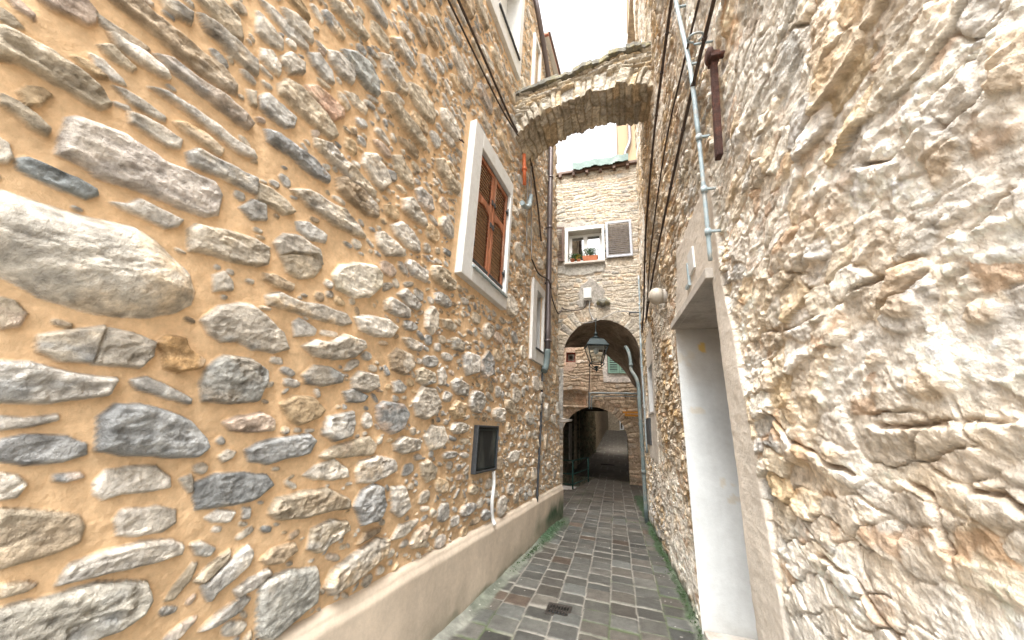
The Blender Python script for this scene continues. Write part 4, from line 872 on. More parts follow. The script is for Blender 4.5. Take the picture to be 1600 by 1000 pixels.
dep = ZU[:, None] - Zg; kr = np.floor((dep + .02 * fbm(Xg * 4, Zg * 4, 401, 3)) / .055); e2 = np.minimum((dep / .055 - kr), 1 - (dep / .055 - kr)) * .055
kc = np.floor(Xg / .22 + kr * .37); e2 = np.minimum(e2, np.minimum(Xg / .22 + kr * .37 - kc, 1 - (Xg / .22 + kr * .37 - kc)) * .22); ix2 = (kr.astype(int) * 31 + kc.astype(int) * 7 + 900) % 9000
vo = hgt < vh; e = np.where(vo, e1, e2); ix = np.where(vo, ix1, ix2); rr = R4[ix]
out = .045 * smooth(0, .02, e) * (.3 + rr[..., 0]) + .035 * fbm(Xg * 9, Zg * 9, 402, 5, .6) + np.where(vo, 0, .02)
drop = (R4[(((np.floor(Xg[:, 0] / .105 + .35 * np.sin(Xg[:, 0] * 17))).astype(int) + 400) * 3) % 140000, 4] - .5) * .055   # uneven undersides of the voussoirs
zf = Zg + (drop[:, None] * (1 - VV) ** 2)
front = np.stack([Xg, 3.90 - out, zf], -1); cf = face_col(Xg, Zg, 403, e, ix)
back = np.stack([Xg, 4.50 + out[::1], Zg + (np.roll(drop, 31)[:, None] * (1 - VV) ** 2)], -1)
w_ = np.linspace(0, 1, 46); TX, WW = np.meshgrid(ts, w_, indexing='ij'); Xs = -1.5 + 2.16 * TX
under = (front[:, 0] [:, None] * (1 - WW[..., None]) + back[:, 0][:, None] * WW[..., None]); 
es, ixs, _, _ = rows(WW * .6 + 3 + .05 * fbm(Xs * 5, WW * 3, 404, 3), Xs + .05 * fbm(Xs * 4, WW * 2.4, 411, 4), .06, .12, .22, 9); rs = R4[ixs % 140000]
mid = np.sin(WW * math.pi) ** .5; bump_ = (.035 * smooth(0, .02, es) * (.2 + rs[..., 0]) + .045 * fbm(Xs * 8, WW * 5, 405, 5, .6)) * mid
under[..., 2] -= bump_ - .02 * mid; under[..., 1] += .02 * fbm(Xs * 7, WW * 4, 406, 3) * mid
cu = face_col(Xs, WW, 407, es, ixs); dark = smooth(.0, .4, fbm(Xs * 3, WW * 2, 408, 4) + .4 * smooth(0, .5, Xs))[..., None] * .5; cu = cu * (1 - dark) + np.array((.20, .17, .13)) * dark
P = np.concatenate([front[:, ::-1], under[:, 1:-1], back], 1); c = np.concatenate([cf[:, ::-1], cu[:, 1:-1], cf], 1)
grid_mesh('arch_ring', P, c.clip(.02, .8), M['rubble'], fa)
random.seed(12); b = MB(); x = -1.48
while x < .62:       # slate coping, uneven thick slabs in two overlapping courses
    w0 = random.uniform(.14, .30); z = float(np.interp(x + w0 / 2, xu, zu)); sl = (float(np.interp(x + w0, xu, zu)) - float(np.interp(x, xu, zu)))
    for k in range(2):
        y0 = 3.80 + random.uniform(-.03, .04) + .02 * k; y1 = 4.58 + random.uniform(-.04, .04); zz0 = z + .05 * k - .01; th = random.uniform(.045, .075); m_ = 7
        top = []; 
        for a in range(m_ + 1):
            yy_ = y0 + (y1 - y0) * a / m_
            for bx in range(5):
                xx_ = x - .02 + (w0 + .03) * bx / 4; edge_ = (a in (0, m_)) or (bx in (0, 4))
                top.append((xx_ + random.uniform(-.008, .008), yy_ + (random.uniform(-.018, .018) if a in (0, m_) else 0), zz0 + sl * (bx / 4 - .5) + th + random.uniform(-.006, .006) - (.012 if edge_ else 0)))
        bot = [(p[0], p[1], p[2] - th - random.uniform(0, .006)) for p in top]; n_ = len(top); fs = []
        for a in range(m_):
            for bx in range(4):
                i0 = a * 5 + bx; fs += [(i0, i0 + 1, i0 + 6, i0 + 5), (n_ + i0, n_ + i0 + 5, n_ + i0 + 6, n_ + i0 + 1)]
        per = list(range(0, 5)) + [a * 5 + 4 for a in range(1, m_ + 1)] + [m_ * 5 + q for q in (3, 2, 1, 0)] + [a * 5 for a in range(m_ - 1, 0, -1)]
        for q in range(len(per)): i0, i1 = per[q], per[(q + 1) % len(per)]; fs.append((i0, n_ + i0, n_ + i1, i1))
        b.add(top + bot, fs)
    x += w0
b.build('coping', M['slate'], fa)

# ------------------------------------------------------------------ second house, behind the little court, with the lower arch
sh = thing('arched_house', 'warm brown rubble house behind the vault, a low round arch passing under it', 'house', (-1, 12.3, 0))
F12 = FF(12.3); B2, Z2_, R2 = -.93, 1.22, 1.06
def hole12(s, z): return (np.hypot(s - B2, z - Z2_) < R2) | ((np.abs(s - B2) < R2) & (z < Z2_)) | ((s > -1.84) & (s < -1.52) & (z > 3.80) & (z < 4.14))
def niche(S, Z, H, c):
    top = 2.82 - .16 * (S + 1.6) ** 2 * 2
    m = smooth(-1.10, -1.16, S) * smooth(top + .02, top - .02, Z) * smooth(2.30, 2.33, Z); bulge = smooth(-.98, -1.06, S) * smooth(2.2, 2.26, Z) * (Z > 2.2)
    return H + .10 * bulge - .22 * m, c
P, c, k = coursed(F12, -3.4, .75, -.8, 4.75, .018, 501, [(.54, .40, .27), (.58, .46, .33), (.50, .38, .27), (.60, .42, .29), (.54, .46, .37), (.46, .36, .26)], (.50, .38, .27), hfac=.035,
    arch=[(B2, Z2_, R2, .26, 25, 8)], rh=(.06, .16), w=.30, hole=hole12, smoothz=[(-.58, .75, 3.12, 4.6, (.66, .60, .54), .03), (-1.95, -1.45, 3.5, 4.5, (.55, .40, .30), .35)], post=niche)
grid_mesh('wall', P, c, M['rubble'], sh, k)
b = MB(); frame_ring(b, F12, -1.86, -1.50, 3.78, 4.16, -1.80, -1.56, 3.84, 4.10, -.1, .04); b.box(F12, -1.93, -1.43, 4.23, 4.27, -.02, .10); sw = b.build('window', M['redframe'], sh, .004, 'tiny red framed opening holding a round fan vent')
b = MB(); b.box(F12, -1.80, -1.56, 3.84, 4.10, -.06, -.03); b.build('panel', M['white'], sw)
b = MB(); 
for r0 in (.03, .055, .08): b.lathe((-1.68, 12.3 + .028, 3.97), [(r0, 0), (r0 + .012, .004), (r0 + .012, .012), (r0, .016)], 20, (0, -1, 0))
b.build('fan_vent', M['cable_grey'], sw)
gs = MB(); gs.box(F12, -.44, .32, 3.42, 4.42, .02, .03); gw = gs.build('window', M['metal_dark'], sh, label='window closed by sage green shutters in a pale surround')
shutter_leaf(F12, -.42, -.06, 3.42, 4.40, .035, gw, M['green'], M['green'], panels=((.06, .94),), pitch=.06, label='left sage green leaf')
shutter_leaf(F12, -.05, .31, 3.42, 4.40, .035, gw, M['green'], M['green'], panels=((.06, .94),), pitch=.06, label='right sage green leaf')
b = MB(); b.box(F12, -3.4, .75, 4.72, 4.8, -5.1, .03); b.build('roof', M['tile'], sh)
b = MB(); b.tube(smooth_path([F12(-1.06, 2.22, .14), F12(-1.06, 2.62, .14), F12(-1.03, 2.70, .14), F12(-.95, 2.74, .14), F12(.5, 2.76, .10)], 5), .025, 10); b.tube(smooth_path([F12(-.98, 2.22, .12), F12(-.98, 2.55, .12), F12(-.94, 2.62, .12), F12(-.85, 2.64, .12), F12(.5, 2.66, .08)], 5), .014, 8)
tag(b.build('conduit', M['pipe_grey']), 'pair of bent grey pipes over the crown of the lower arch', 'pipe')
b = MB(); b.tube(smooth_path([F12(-1.05, 4.6, .1), F12(-1.02, 3.6, .1), F12(-1.07, 2.6, .17), F12(-1.07, 2.25, .17)], 5), .014, 8); tag(b.build('cable', M['cable']), 'black cable hanging down the brown wall below the lantern', 'cable')
b = MB(); b.box(F12, .0, .60, 2.13, 2.19, .04, .10, .01); b.box(F12, .06, .60, 2.04, 2.09, .04, .09, .01); b.box(F12, .08, .12, 2.09, 2.13, .05, .09); tag(b.build('orange_bracket', M['orange']), 'orange boards fixed at the right shoulder of the lower arch', 'boards')
# passage under the second house: side walls, ceiling
def plain_grid(name, Pf, nu, nv, pal, seed, parent, m, dn, label=None, amp=.05):
    U, V = np.meshgrid(np.linspace(0, 1, nu), np.linspace(0, 1, nv), indexing='ij'); P = Pf(U, V)
    e, ix, _, _ = rows(P[..., 1] + P[..., 0] * .3 + .05 * fbm(P[..., 1] * 3, P[..., 2] * 3, seed, 3), P[..., 2] + .04 * fbm(P[..., 1] * 3, P[..., 2] * 3, seed + 1, 3), .06, .14, .28, seed); rr = R4[ix]
    P = P + (amp * smooth(0, .03, e) * rr[..., 0] + .02 * fbm(P[..., 1] * 5, P[..., 2] * 5, seed + 2, 4))[..., None] * np.array(dn)
    c = np.array(pal)[(rr[..., 2] * len(pal)).astype(int).clip(0, len(pal) - 1)] * (.7 + .6 * rr[..., 3:4]); return grid_mesh(name, P, c.clip(.01, .8), m, parent, label=label)
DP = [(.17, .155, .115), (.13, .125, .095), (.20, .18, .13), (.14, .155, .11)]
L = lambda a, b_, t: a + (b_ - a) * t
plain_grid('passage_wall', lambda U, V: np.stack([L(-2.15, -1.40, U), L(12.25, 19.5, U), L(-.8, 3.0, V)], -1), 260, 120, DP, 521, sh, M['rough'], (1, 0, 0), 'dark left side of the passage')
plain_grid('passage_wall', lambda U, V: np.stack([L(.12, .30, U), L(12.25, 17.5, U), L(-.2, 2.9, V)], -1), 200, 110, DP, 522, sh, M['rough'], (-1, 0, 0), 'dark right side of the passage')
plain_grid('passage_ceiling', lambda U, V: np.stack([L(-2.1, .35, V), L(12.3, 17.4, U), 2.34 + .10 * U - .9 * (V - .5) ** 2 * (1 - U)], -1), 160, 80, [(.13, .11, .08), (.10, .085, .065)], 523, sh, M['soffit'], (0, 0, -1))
b = MB(); b.box(F12, -3.4, -2.05, -.8, 4.7, -5.1, -.1); b.box(F12, .30, .75, -.1, 4.7, -5.1, -.1); b.box(F12, -2.05, .30, 2.75, 4.7, -5.1, -.5); b.build('inner_masonry', M['house'], sh)
b = MB(); b.box(Frame((-1.96, 13.6, 0), (.083, 1), (1, -.083)), 0, .42, .35, 1.75, .02, .05); tag(b.build('wall_panel', M['cement']), 'tall pale greenish panel on the dark left side of the passage', 'panel')
b = MB(); 
for y in (14.55, 15.6): b.box(Frame((-1.90, y, 0), (.083, 1), (1, -.083)), 0, .14, -.1, 2.4, .02, .12, .01); b.cut()
build_each(b, 'passage_pilaster', M['house'], sh, .01)

# court between the two houses: right-hand and left-hand walls
ct = thing('court_house', 'house closing the right side of the small court behind the vault', 'house', (.5, 11.3, 0))
plain_grid('wall', lambda U, V: np.stack([.50 + 0 * U, L(10.4, 12.3, U), L(-.1, 3.7, V)], -1), 100, 240, [(.46, .42, .36), (.52, .46, .38), (.40, .36, .30)], 531, ct, M['rubble'], (-1, 0, 0), amp=.03)
b = MB(); b.box(Frame((.55, 10.4, 0), (0, 1), (1, 0)), 0, 1.85, -.1, 3.7, 0, 2); b.build('body', M['house'], ct)
cl = thing('court_house', 'house closing the left side of the small court behind the vault', 'house', (-3.3, 11.3, -.6))
plain_grid('wall', lambda U, V: np.stack([-4.4 + 0 * U, L(10.3, 12.4, U), L(-.8, 4.4, V)], -1), 100, 240, [(.44, .36, .27), (.48, .42, .33), (.38, .32, .25)], 532, cl, M['rubble'], (1, 0, 0), amp=.03)
b = MB(); b.box(Frame((-4.45, 10.4, 0), (0, 1), (-1, 0)), 0, 1.85, -.8, 4.4, 0, 2); b.build('body', M['house'], cl)

# cream house rising behind on the right
cb = thing('cream_house', 'tall cream rendered house rising behind on the right, seen above the flying arch', 'house', (.8, 12.8, 7))
FC = FF(12.75); b = MB(); b.box(FC, .26, 6, 6.7, 17.7, -6, 0); b.box(FC, .98, 6, 17.7, 22.3, -6, .0); b.box(FC, .16, .26, 6.7, 14.0, -6, -.02) if False else None
b.build('wall', M['render_cream'], cb)
b = MB(); b.box(FC, .04, .98, 17.75, 19.55, -1.2, .12); b.build('clad_dormer', M['grey_sheet'], cb, .02); b = MB(); b.box(FC, .05, .98, 17.68, 17.745, -1.2, .15); b.build('roof_trim', M['tile'], cb)
b = MB(); b.box(FC, 1.0, 6.3, 22.3, 22.45, -6.0, .18); b.build('roof', M['tile'], cb)
b = MB(); b.tube([FC(1.12, 22.3, .08), FC(1.12, 13.9, .08)], .065, 14); b.tube(smooth_path([FC(.74, 14.6, .08), FC(.74, 13.7, .08), FC(.70, 13.2, .10), FC(.52, 12.7, .12), FC(.47, 12.2, .12), FC(.46, 11.0, .12)], 5), .065, 14); b.build('downpipe', M['pipe_brown'], cb)

# ------------------------------------------------------------------ ground, paving, street, stair
gm = D.meshes.new('ground'); gm.from_pydata([(-400, -400, -1.2), (400, -400, -1.2), (400, 400, -1.2), (-400, 400, -1.2)], [], [(0, 1, 2, 3)]); g_ = finish(gm, 'ground', M['earth'], None); g_['kind'] = 'structure'
def wallx(F, y): t = (y - F.O[1]) / F.ds[1]; return F.O[0] + F.ds[0] * t
def setts(X, Y, seed):
    """setts laid in lengthwise courses; returns height and albedo"""
    Xw = X + .021 * (Y - 4) + .012 * fbm(X * .8, Y * .9, seed, 3) + .004 * fbm(X * 6, Y * 6, seed + 1, 2) + 30.03
    k = np.floor(Xw / .235).astype(int); dx = Xw - k * .235; dx = np.minimum(dx, .235 - dx)
    r = np.random.default_rng(seed).random((512, 512)).astype(np.float32); wl = .200 + .035 * r[k & 511, 7]; u = (Y + .06 * (X + 1)) / wl + .35 * r[k & 511, 3] + 200
    q = np.floor(u).astype(int); bb = q + .28 * (r[k & 511, q & 511] - .5); q = np.where(u < bb, q - 1, q); lo = q + .28 * (r[k & 511, q & 511] - .5); hi = q + 1 + .28 * (r[k & 511, (q + 1) & 511] - .5)
    dy = np.minimum(u - lo, hi - u) * wl; R = .018; e = np.minimum(R - np.hypot((R - dx).clip(0), (R - dy).clip(0)), np.minimum(dx, dy)); e = e + .003 * fbm(X * 25, Y * 25, seed + 2, 3)
    s1 = r[(k * 3) & 511, (q * 5) & 511]; s2 = r[(k * 7 + 1) & 511, (q * 3 + 2) & 511]; s3 = r[(k * 11) & 511, (q * 13) & 511]
    pal = np.array([(.150, .150, .142), (.128, .128, .122), (.175, .172, .160), (.155, .160, .155), (.165, .152, .138), (.160, .153, .142), (.140, .138, .130), (.17, .13, .105), (.175, .162, .145), (.22, .165, .13)])
    wp = np.cumsum([4, 3, 3.5, 2.5, 1.8, 3, 2, .7, 2, .35]); wp = wp / wp[-1]; c = pal[np.searchsorted(wp, s1).clip(0, 9)] * (.8 + .4 * s2[..., None])
    tl = (X * 0 + (s2 - .5) * .02 * 1) + (s3 - .5) * .05 * (u - (lo + hi) / 2) * wl * 2
    jm = smooth(.009, .003, e); H = .008 * smooth(.003, .014, e) + tl * smooth(.003, .01, e) * .5 + .0025 * fbm(X * 18, Y * 18, seed + 3, 4)
    c = c * (1 + .4 * fbm(X * 14, Y * 14, seed + 4, 5, .65)[..., None]); br = smooth(.15, .5, fbm(X * 1.1, Y * .8, seed + 5, 3))[..., None] * .25; c = c * (1 - br) + np.array((.20, .16, .12)) * br
    far = smooth(6.5, 10, Y)[..., None] * .6; c = c * (1 - far) + np.array((.19, .15, .115)) * far * (.8 + .4 * s2[..., None])
    colside = r[k & 511, 100]; gm_ = smooth(.62, 1.0, fbm(X * 1.2, Y * 1.3, seed + 6, 3) + .45 * (colside > .6) + .5 * (X > -.4))[..., None]
    c = c * .47; c = c * np.array((1.0, 1.0, .96)) * (.75 + .5 * s3[..., None]); jc = np.array((.205, .195, .17)) * (1 - gm_) + np.array((.065, .085, .042)) * gm_
    return H, c * (1 - jm[..., None]) + jc * jm[..., None]
def pave(name, ax, ay, seed, zf, keep=None, label=None):
    X, Y = np.meshgrid(ax, ay, indexing='ij'); H, c = setts(X, Y, seed); return X, Y, H, c
X, Y = np.meshgrid(axis((-2.0, .95, .0105)), axis((-3, 2.4, .05), (2.4, 6.5, .0105), (6.5, 10.2, .018)), indexing='ij'); H, c = setts(X, Y, 601)
xl_ = wallx(LF, Y) + .045 * smooth(7.2, 6.8, Y); xr_ = wallx(RF, Y); en = .06 * fbm(X * 6, Y * 5, 610, 4)
sideL = smooth(.15, .09, X - xl_ + en) * smooth(7.3, 6.9, Y); sideR = smooth(.10, .05, xr_ - X + en)
side = np.maximum(sideL, sideR)[..., None]; gk = smooth(-.25, .3, fbm(X * 4, Y * 2.5, 611, 4) + .4 * sideR + .35 * smooth(4.2, 6, Y) - .2 * smooth(3.6, 2.8, Y))[..., None]
gk = gk * (.35 + .5 * sideR[..., None] + .4 * smooth(4.8, 6, Y)[..., None]).clip(0, 1); sc = np.array((.185, .19, .165)) * (1 - gk) + np.array((.040, .068, .034)) * gk; sc = sc * (1 + .6 * fbm(X * 14, Y * 14, 612, 5, .65)[..., None])
mossy = (smooth(.22, .05, X - xl_) * smooth(5.0, 5.8, Y) * smooth(6.9, 6.3, Y))[..., None]; c = c * (1 - side) + sc * side; c = c * (1 - mossy * .8) + np.array((.03, .07, .032)) * mossy * .8
H = H * (1 - side[..., 0]) + side[..., 0] * (.004 + .01 * fbm(X * 7, Y * 7, 613, 4)) + .03 * side[..., 0] * smooth(.10, .0, np.minimum(X - xl_, xr_ - X)) + mossy[..., 0] * .03 * (1 + fbm(X * 30, Y * 30, 614, 3))
spk = (noise(X * 55, Y * 55, 615) > .93)[..., None] & (noise(X * 3, Y * 3, 616) > .1)[..., None]; c = np.where(spk, np.array((.42, .41, .38)), c)
gh = (X > -.71) & (X < -.52) & (Y > 3.60) & (Y < 3.79); H = np.where(gh, -.05, H)
pv_ = grid_mesh('paving', np.stack([X, Y, H], -1), c.clip(.01, .7), M['paving']); pv_['kind'] = 'structure'
X, Y = np.meshgrid(axis((-1.45, .75, .018)), axis((10.2, 13.3, .018)), indexing='ij'); H, c = setts(X, Y, 601); X2 = np.maximum(X, -1.36 + (Y - 10.3) * .14)
pv2 = grid_mesh('paving', np.stack([X2, Y, H], -1), c.clip(.01, .7), M['paving']); pv2['kind'] = 'structure'
X, Y = np.meshgrid(axis((-2.3, 3, .04)), axis((13.3, 36, .05), (36, 60, .4)), indexing='ij'); H, c = setts(X, Y, 601); Zs = .078 * (np.minimum(Y, 34) - 13.3); 
st_ = grid_mesh('street', np.stack([X, Y, H + Zs - .001], -1), (c * .7).clip(.01, .7), M['paving']); st_['kind'] = 'structure'  # same setts darkened in colour to imitate the dim lane beyond the passage
b = MB(); b.box(FF(0), -3.1, -1.2, -1.3, -.62, -13.0, -10.2)
for k in range(4): b.box(FF(0), -3.0, -1.42 + .10 * (k), -.62, -.60 + .15 * (3 - k) if k < 4 else 0, -(12.25 - .0), -(10.9 + .35 * (3 - k))) if False else None
for k in range(3): b.box(FF(0), -2.3 - .35 * k, -1.02 if k == 0 else -2.3 - .35 * (k - 1), -.62, -.20 - .14 * k, -12.25, -11.2, .004)
b.build('steps', M['cement'], None, .01); D.objects['steps']['kind'] = 'structure'
gr = MB(); gr.box(FF(0), -.72, -.505, -.004, .012, -3.80, -3.775); gr.box(FF(0), -.72, -.505, -.004, .012, -3.61, -3.585); gr.box(FF(0), -.72, -.705, -.004, .012, -3.775, -3.61); gr.box(FF(0), -.52, -.505, -.004, .012, -3.775, -3.61)
drn = thing('drain_grate', 'square cast-iron drain grate set in the paving near the viewer', 'drain grate', (-.61, 3.69, 0))
gr.build('frame', M['iron'], drn, .002); gr = MB()
for k in range(8): x = -.70 + .0243 * k; gr.box(FF(0), x, x + .009, -.006, .010, -3.775, -3.61)
gr.box(FF(0), -.705, -.52, -.008, .008, -3.70, -3.688); gr.build('bars', M['iron'], drn, .001)
gr = MB(); gr.box(FF(0), -.715, -.51, -.06, -.045, -3.79, -3.60); gr.build('pit', M['metal_dark'], drn)
b = MB(); b.box(FF(0), -.50, -.27, .004, .014, -9.12, -9.02); b.box(FF(0), -.49, -.28, .003, .018, -9.09, -9.05); tag(b.build('drain_slot', M['iron']), 'narrow dark slot drain in the paving in front of the vault', 'drain grate')
b = MB(); b.box(FF(0), -.95, -.40, .21, .24, -16.1, -15.9); tag(b.build('drain_slot', M['iron']), 'narrow dark slot drain in the rising street inside the passage', 'drain grate')
# street beyond the passage
def far_house(name, label, x0, x1, y0, y1, z0, z1, m, wins):
    t = thing(name, label, 'house', ((x0 + x1) / 2, y0, z0)); b = MB(); b.box(FF(0), x0, x1, z0, z1, -y1, -y0); b.build('wall', m, t, .03)
    b = MB(); b.box(FF(0), x0 - .55, x1 + .55, z1, z1 + .2, -y1 - .3, -y0 + .3); b.build('roof', M['tile'], t)  # unseen roofs with deep eaves, added to narrow the sky and dim the street
    for (a0, a1, c0, c1) in wins:
        f = MB(); frame_ring(f, FF(y0), a0, a1, c0, c1, a0 + .12, a1 - .12, c0 + .12, c1 - .1, -.02, .06); w = f.build('window', M['white'], t); f = MB(); f.box(FF(y0), a0 + .12, a1 - .12, c0 + .12, c1 - .1, -.01, .01); f.build('pane', M['pane'], w)
    return t
far_house('street_house', 'dim stone house on the left of the rising street beyond the passage', -8, -1.45, 19.6, 38, .2, 11, M['house'], [])
far_house('street_house', 'dim stone house on the right of the rising street beyond the passage', .30, 6, 17.6, 38, .1, 11, M['house'], [])
far_house('end_house', 'grey house with pale windows closing the far end of the rising street', -7, 6, 38.2, 44, 1.3, 12, M['house'], [(-.35, .05, 1.7, 3.0), (-2.6, -1.9, 2.2, 3.6)])

# ------------------------------------------------------------------ lantern and fittings on the vault front
lx, ly = -.50, 7.62
ln = thing('street_lantern', 'dark teal four-sided lantern hanging in front of the vault', 'street lamp', (lx, ly, 2.75))
Rz = math.pi / 4
def sq(r, z, tw=0): return [(lx + r * math.cos(Rz * (1 + 2 * k) + tw + .25), ly + r * math.sin(Rz * (1 + 2 * k) + tw + .25), z) for k in range(4)]
def frust(b, levels):
    base = len(b.v); 
    for r, z in levels: b.v += sq(r, z)
    for i in range(len(levels) - 1):
        for k in range(4): b.f.append((base + i * 4 + k, base + i * 4 + (k + 1) % 4, base + i * 4 + 4 + (k + 1) % 4, base + i * 4 + 4 + k)); b.sm.append(False)
    b.f.append(tuple(base + k for k in range(4))[::-1]); b.f.append(tuple(base + (len(levels) - 1) * 4 + k for k in range(4))); b.sm += [False] * 2
b = MB(); frust(b, [(.33, 3.28), (.335, 3.295), (.32, 3.31), (.275, 3.36), (.225, 3.42), (.18, 3.45), (.11, 3.465)]); b.lathe((lx, ly, 3.46), [(.075, 0), (.085, .03), (.06, .05), (.03, .07), (.035, .10), (.05, .115), (.028, .135), (.012, .17), (.018, .19), (.008, .21)], 14); rf = b.build('roof', M['lamp_metal'], ln, .004)
b = MB(); T0, T1, zt, zb = .295, .165, 3.28, 2.93
A, B_ = sq(T0, zt), sq(T1, zb)
for k in range(4): b.tube([A[k], B_[k]], .011, 6)
for Lv in (A, B_):
    for k in range(4): b.tube([Lv[k], Lv[(k + 1) % 4]], .011, 6)
Mid = sq(T1 + .01, zb + .02)
C2 = sq(.045, 2.80)
for k in range(4):
    p = Vector(B_[k]); q = Vector((lx, ly, 2.80)); o_ = (p - Vector((lx, ly, zb))).normalized(); b.tube(smooth_path([p, p + o_ * .012 + Vector((0, 0, -.05)), q + o_ * .05 + Vector((0, 0, -.0)), q + o_ * .012 + Vector((0, 0, -.02))], 5), .008, 6)
    b.tube(smooth_path([p, p + o_ * .035 + Vector((0, 0, -.02)), p + o_ * .02 + Vector((0, 0, -.05)), p + o_ * -.0 + Vector((0, 0, -.035))], 4), .006, 6)
b.lathe((lx, ly, 2.74), [(.004, 0), (.02, .025), (.028, .05), (.018, .075), (.04, .085), (.05, .11), (.02, .13)], 12); b.build('frame', M['lamp_metal'], ln)
b = MB()
for k in range(4): b.add([A[k], A[(k + 1) % 4], B_[(k + 1) % 4], B_[k]], [(0, 1, 2, 3)])
b.build('glass', M['glass'], ln)
b = MB(); b.lathe((lx, ly, 3.13), [(.02, .15), (.05, .10), (.055, .04), (.03, 0), (.0, -.01)], 14); b.build('bulb', M['white'], ln)
b = MB(); b.box(FF(ly), lx - .17, lx + .17, 3.262, 3.276, -.17, .17); b.build('reflector', M['white'], ln)
b = MB(); b.tube(smooth_path([(lx, ly, 3.62), (lx, ly + .02, 3.80), (lx + .01, ly + .05, 3.92)], 4), .009, 8); b.tube([(lx + .01, ly + .05, 3.92), (lx, 8.0, 4.06)], .012, 8); b.build('hanger', M['lamp_metal'], ln)
g = 'cables on the front of the vaulted house'
cable([(-.64, 7.93, 4.45), (-.66, 7.92, 4.30), (-.63, 7.92, 4.14), (-.56, 7.88, 3.99), (lx + .01, ly + .06, 3.93)], .013, M['cable_grey'], 'pale cable dropping from the junction box to the lantern', g)
cable([(-1.0, 7.92, 3.98), (-.75, 7.90, 3.92), (-.5, 7.80, 3.93), (-.28, 7.90, 4.06), (-.05, 7.93, 4.17), (.2, 7.94, 4.17), (.40, 7.94, 4.15)], .009, M['cable_grey'], 'thin pale cable arcing over the vault crown to the right corner', g)
jb = thing('junction_box', 'small pale grey junction box on the wall above the vault', 'junction box', (-.69, 7.97, 4.5))
b = MB(); b.box(F8, -.79, -.60, 4.52, 4.80, .02, .11); b.build('box', M['white'], jb, .008); b = MB(); b.box(F8, -.775, -.615, 4.535, 4.785, .111, .122); b.build('lid', M['white'], jb, .004); b = MB(); b.box(F8, -.77, -.62, 4.485, 4.52, .03, .09); b.build('gland_plate', M['cement'], jb, .003)
b = MB(); b.lathe((-.34, 8.0, 4.43), [(.15, -.05), (.16, .03), (.145, .08), (.10, .13), (.05, .15)], 18, (0, -1, 0)); 
stv = [(x if True else x, y, 4.43 + (z - 4.43) * .62 + .02 * math.sin(x * 40)) for x, y, z in b.v]; b.v = stv; tag(b.build('stone_boss', M['slate'], None, .01), 'dark lichened stone knob jutting beside the junction box', 'stone')
# drainpipe emerging from the vault and slim conduits in the right-hand corner
dpn = thing('drainpipe', 'grey-green drainpipe leaving the vault and running to the paving in the right corner', 'drainpipe', (.34, 7.5, 0))
pp = smooth_path([(.10, 8.5, 3.45), (.13, 8.2, 3.40), (.18, 7.97, 3.22), (.205, 7.9, 3.0), (.21, 7.86, 2.82), (.30, 7.75, 2.62), (.335, 7.70, 2.4), (.325, 7.60, 2.1), (.33, 7.52, 1.4), (.335, 7.48, .0)], 6)
b = MB(); b.tube(pp, .036, 14); b.build('pipe', M['pipe_teal'], dpn); b = MB()
for (x, y, z) in ((.208, 7.88, 2.93), (.332, 7.68, 2.32), (.327, 7.56, 1.70), (.332, 7.50, .85)): b.lathe((x, y, z - .03), [(.043, 0), (.043, .06)], 14); b.box(FF(y), x - .01, x + .01, z - .01, z + .01, -.12, .0); b.cut()
build_each(b, 'bracket', M['pipe_teal'], dpn)
for (pts, r, lab) in (([(.47, 7.86, 5.0), (.46, 7.86, 4.3), (.43, 7.86, 3.4), (.42, 7.85, 2.7)], .02, 'slim pale conduit in the right corner above the drainpipe'),
                      ([(.41, 7.4, 3.4), (.40, 7.38, 2.8), (.40, 7.3, 2.0), (.40, 7.3, 1.2)], .016, 'slim pale conduit in the right corner beside the drainpipe')):
    b = MB(); b.tube(smooth_path(pts, 5), r, 10)
    for p in pts[1:-1]: b.lathe((p[0], p[1], p[2] - .02), [(r * 1.4, 0), (r * 1.4, .04)], 10)
    tag(b.build('conduit', M['pipe_grey']), lab, 'conduit')
b = MB(); b.box(F8, .22, .47, 4.10, 4.125, .12, .14); b.tube([F8(.23, 4.11, -.02), F8(.23, 4.11, .14)], .01, 6); b.tube([F8(.46, 4.11, -.02), F8(.46, 4.11, .14)], .01, 6); tag(b.build('iron_bracket', M['metal_dark']), 'short dark iron bracket crossing the cables at the right corner', 'bracket')

# planter and flower pot on the sill
def plantlet(b, c, r, n, seed, hh=.14):
    random.seed(seed)
    for _ in range(n):
        a = random.uniform(0, 6.28); q = random.uniform(0, r); z = random.uniform(.0, hh); p = Vector((c[0] + q * math.cos(a) * 1.0, c[1] + q * math.sin(a) * .5, c[2] + z)); d = Vector((random.gauss(0, 1), random.gauss(0, 1), random.gauss(.3, 1))).normalized(); s_ = d.cross(Vector((.3, .2, 1))).normalized() * .010; l = random.uniform(.02, .04)
        b.add([p, p + d * l * .5 + s_, p + d * l, p + d * l * .5 - s_], [(0, 1, 2, 3)])
pt = thing('flower_planter', 'terracotta trough with a bushy green plant at the right of the sill', 'planter', (-.62, 7.95, 5.515))
b = MB(); b.add([(-.78, 7.91, 5.52), (-.46, 7.91, 5.52), (-.46, 8.04, 5.52), (-.78, 8.04, 5.52), (-.81, 7.89, 5.65), (-.43, 7.89, 5.65), (-.43, 8.06, 5.65), (-.81, 8.06, 5.65)], [(0, 1, 2, 3), (4, 5, 6, 7), (0, 1, 5, 4), (1, 2, 6, 5), (2, 3, 7, 6), (3, 0, 4, 7)]); b.build('trough', M['terracotta'], pt, .008)
b = MB(); plantlet(b, (-.62, 7.97, 5.65), .21, 900, 4, .22); b.build('foliage', M['leaf'], pt)
pt = thing('flower_pot', 'small pot of yellow flowers at the left of the sill', 'flower pot', (-1.0, 7.95, 5.515))
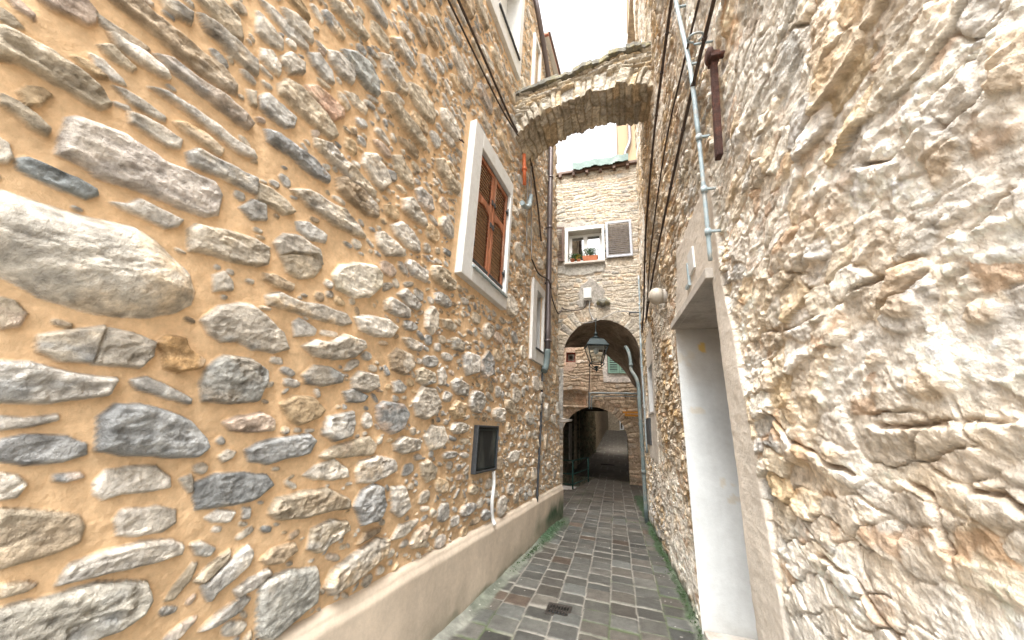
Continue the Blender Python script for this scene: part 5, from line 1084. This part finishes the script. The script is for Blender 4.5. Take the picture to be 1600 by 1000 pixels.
b = MB(); b.lathe((-1.05, 7.97, 5.517), [(.045, 0), (.06, .08), (.065, .08), (.065, .10)], 14); b.lathe((-.90, 7.97, 5.517), [(.04, 0), (.05, .06), (.055, .08)], 14); b.build('pot', M['terracotta'], pt)
b = MB(); plantlet(b, (-.98, 7.97, 5.59), .19, 700, 5, .15); b.build('foliage', M['leaf'], pt); b = MB(); plantlet(b, (-.94, 7.95, 5.60), .10, 60, 6, .10); b.build('blossom', M['flower'], pt)

# green railing round the stair
rl_ = thing('railing', 'low green steel railing guarding the stair at the left of the passage', 'railing', (-1.36, 10.3, 0)); b = MB()
pA, pB, pC = Vector((-1.36, 10.3, 0)), Vector((-1.10, 12.0, 0)), Vector((-2.9, 10.3, 0))
for q in (pA, pB, pC): b.tube([q + Vector((0, 0, -.1)), q + Vector((0, 0, .72))], .022, 8); b.cut()
build_each(b, 'post', M['rail'], rl_)
b = MB()
for z in (.72, .38, .12): b.tube([pC + Vector((0, 0, z)), pA + Vector((0, 0, z)), pB + Vector((0, 0, z))] if False else [pC + Vector((0, 0, z)), pA + Vector((0, 0, z))], .015, 8); b.tube([pA + Vector((0, 0, z)), pB + Vector((0, 0, z))], .015, 8)
b.build('rails', M['rail'], rl_)
b = MB(); b.lathe((-1.50, 9.0, 1.46), [(.0, 0), (.02, .01), (.0, .02)], 8); b = MB(); b.add([LF(6.6, 1.73, .0), LF(6.9, 1.72, .22), LF(6.9, 1.69, .20), LF(6.6, 1.66, .0), LF(6.65, 1.75, -.03), LF(6.65, 1.64, -.03)], [(0, 1, 2, 3), (0, 4, 1), (3, 2, 5), (0, 3, 5, 4), (1, 4, 5, 2)]) 
tag(b.build('sign_bracket', M['cement']), 'small pointed bracket poking out from the far corner of the left house', 'bracket')
random.seed(31); b = MB()      # moss and small weeds growing along both edges of the paving
def tuft(x, y, z, s):
    for _ in range(7):
        a = random.uniform(0, 6.28); l = s * random.uniform(.5, 1.2); p = Vector((x + random.gauss(0, s * .6), y + random.gauss(0, s * .6), z)); d = Vector((math.cos(a) * .7, math.sin(a) * .7, random.uniform(.2, 1))).normalized(); w_ = d.cross(Vector((.2, .1, 1))).normalized() * l * .35
        b.add([p - w_ * .4, p + d * l * .6 + w_, p + d * l, p + d * l * .6 - w_], [(0, 1, 2, 3)])
for _ in range(1100):
    y = random.uniform(3.4, 7.6); x = float(wallx(RF, y)) - abs(random.gauss(0, .035)) + .005
    if float(noise(np.array([y * 2.3]), np.array([1.7]), 5)[0]) > -.25: tuft(x, y, .022, random.uniform(.006, .016))
for _ in range(700):
    y = random.triangular(4.2, 6.8, 6.2); x = float(wallx(LF, y)) + .06 + abs(random.gauss(0, .04)); tuft(x, y, .02, random.uniform(.006, .018))
tag(b.build('moss', M['moss']), 'green moss and tiny weeds along both edges of the paving', 'moss')['kind'] = 'stuff'
for o in list(COL.objects):
    if o.type == 'MESH' and o.parent is None and 'label' not in o and 'kind' not in o: o['kind'] = 'structure'
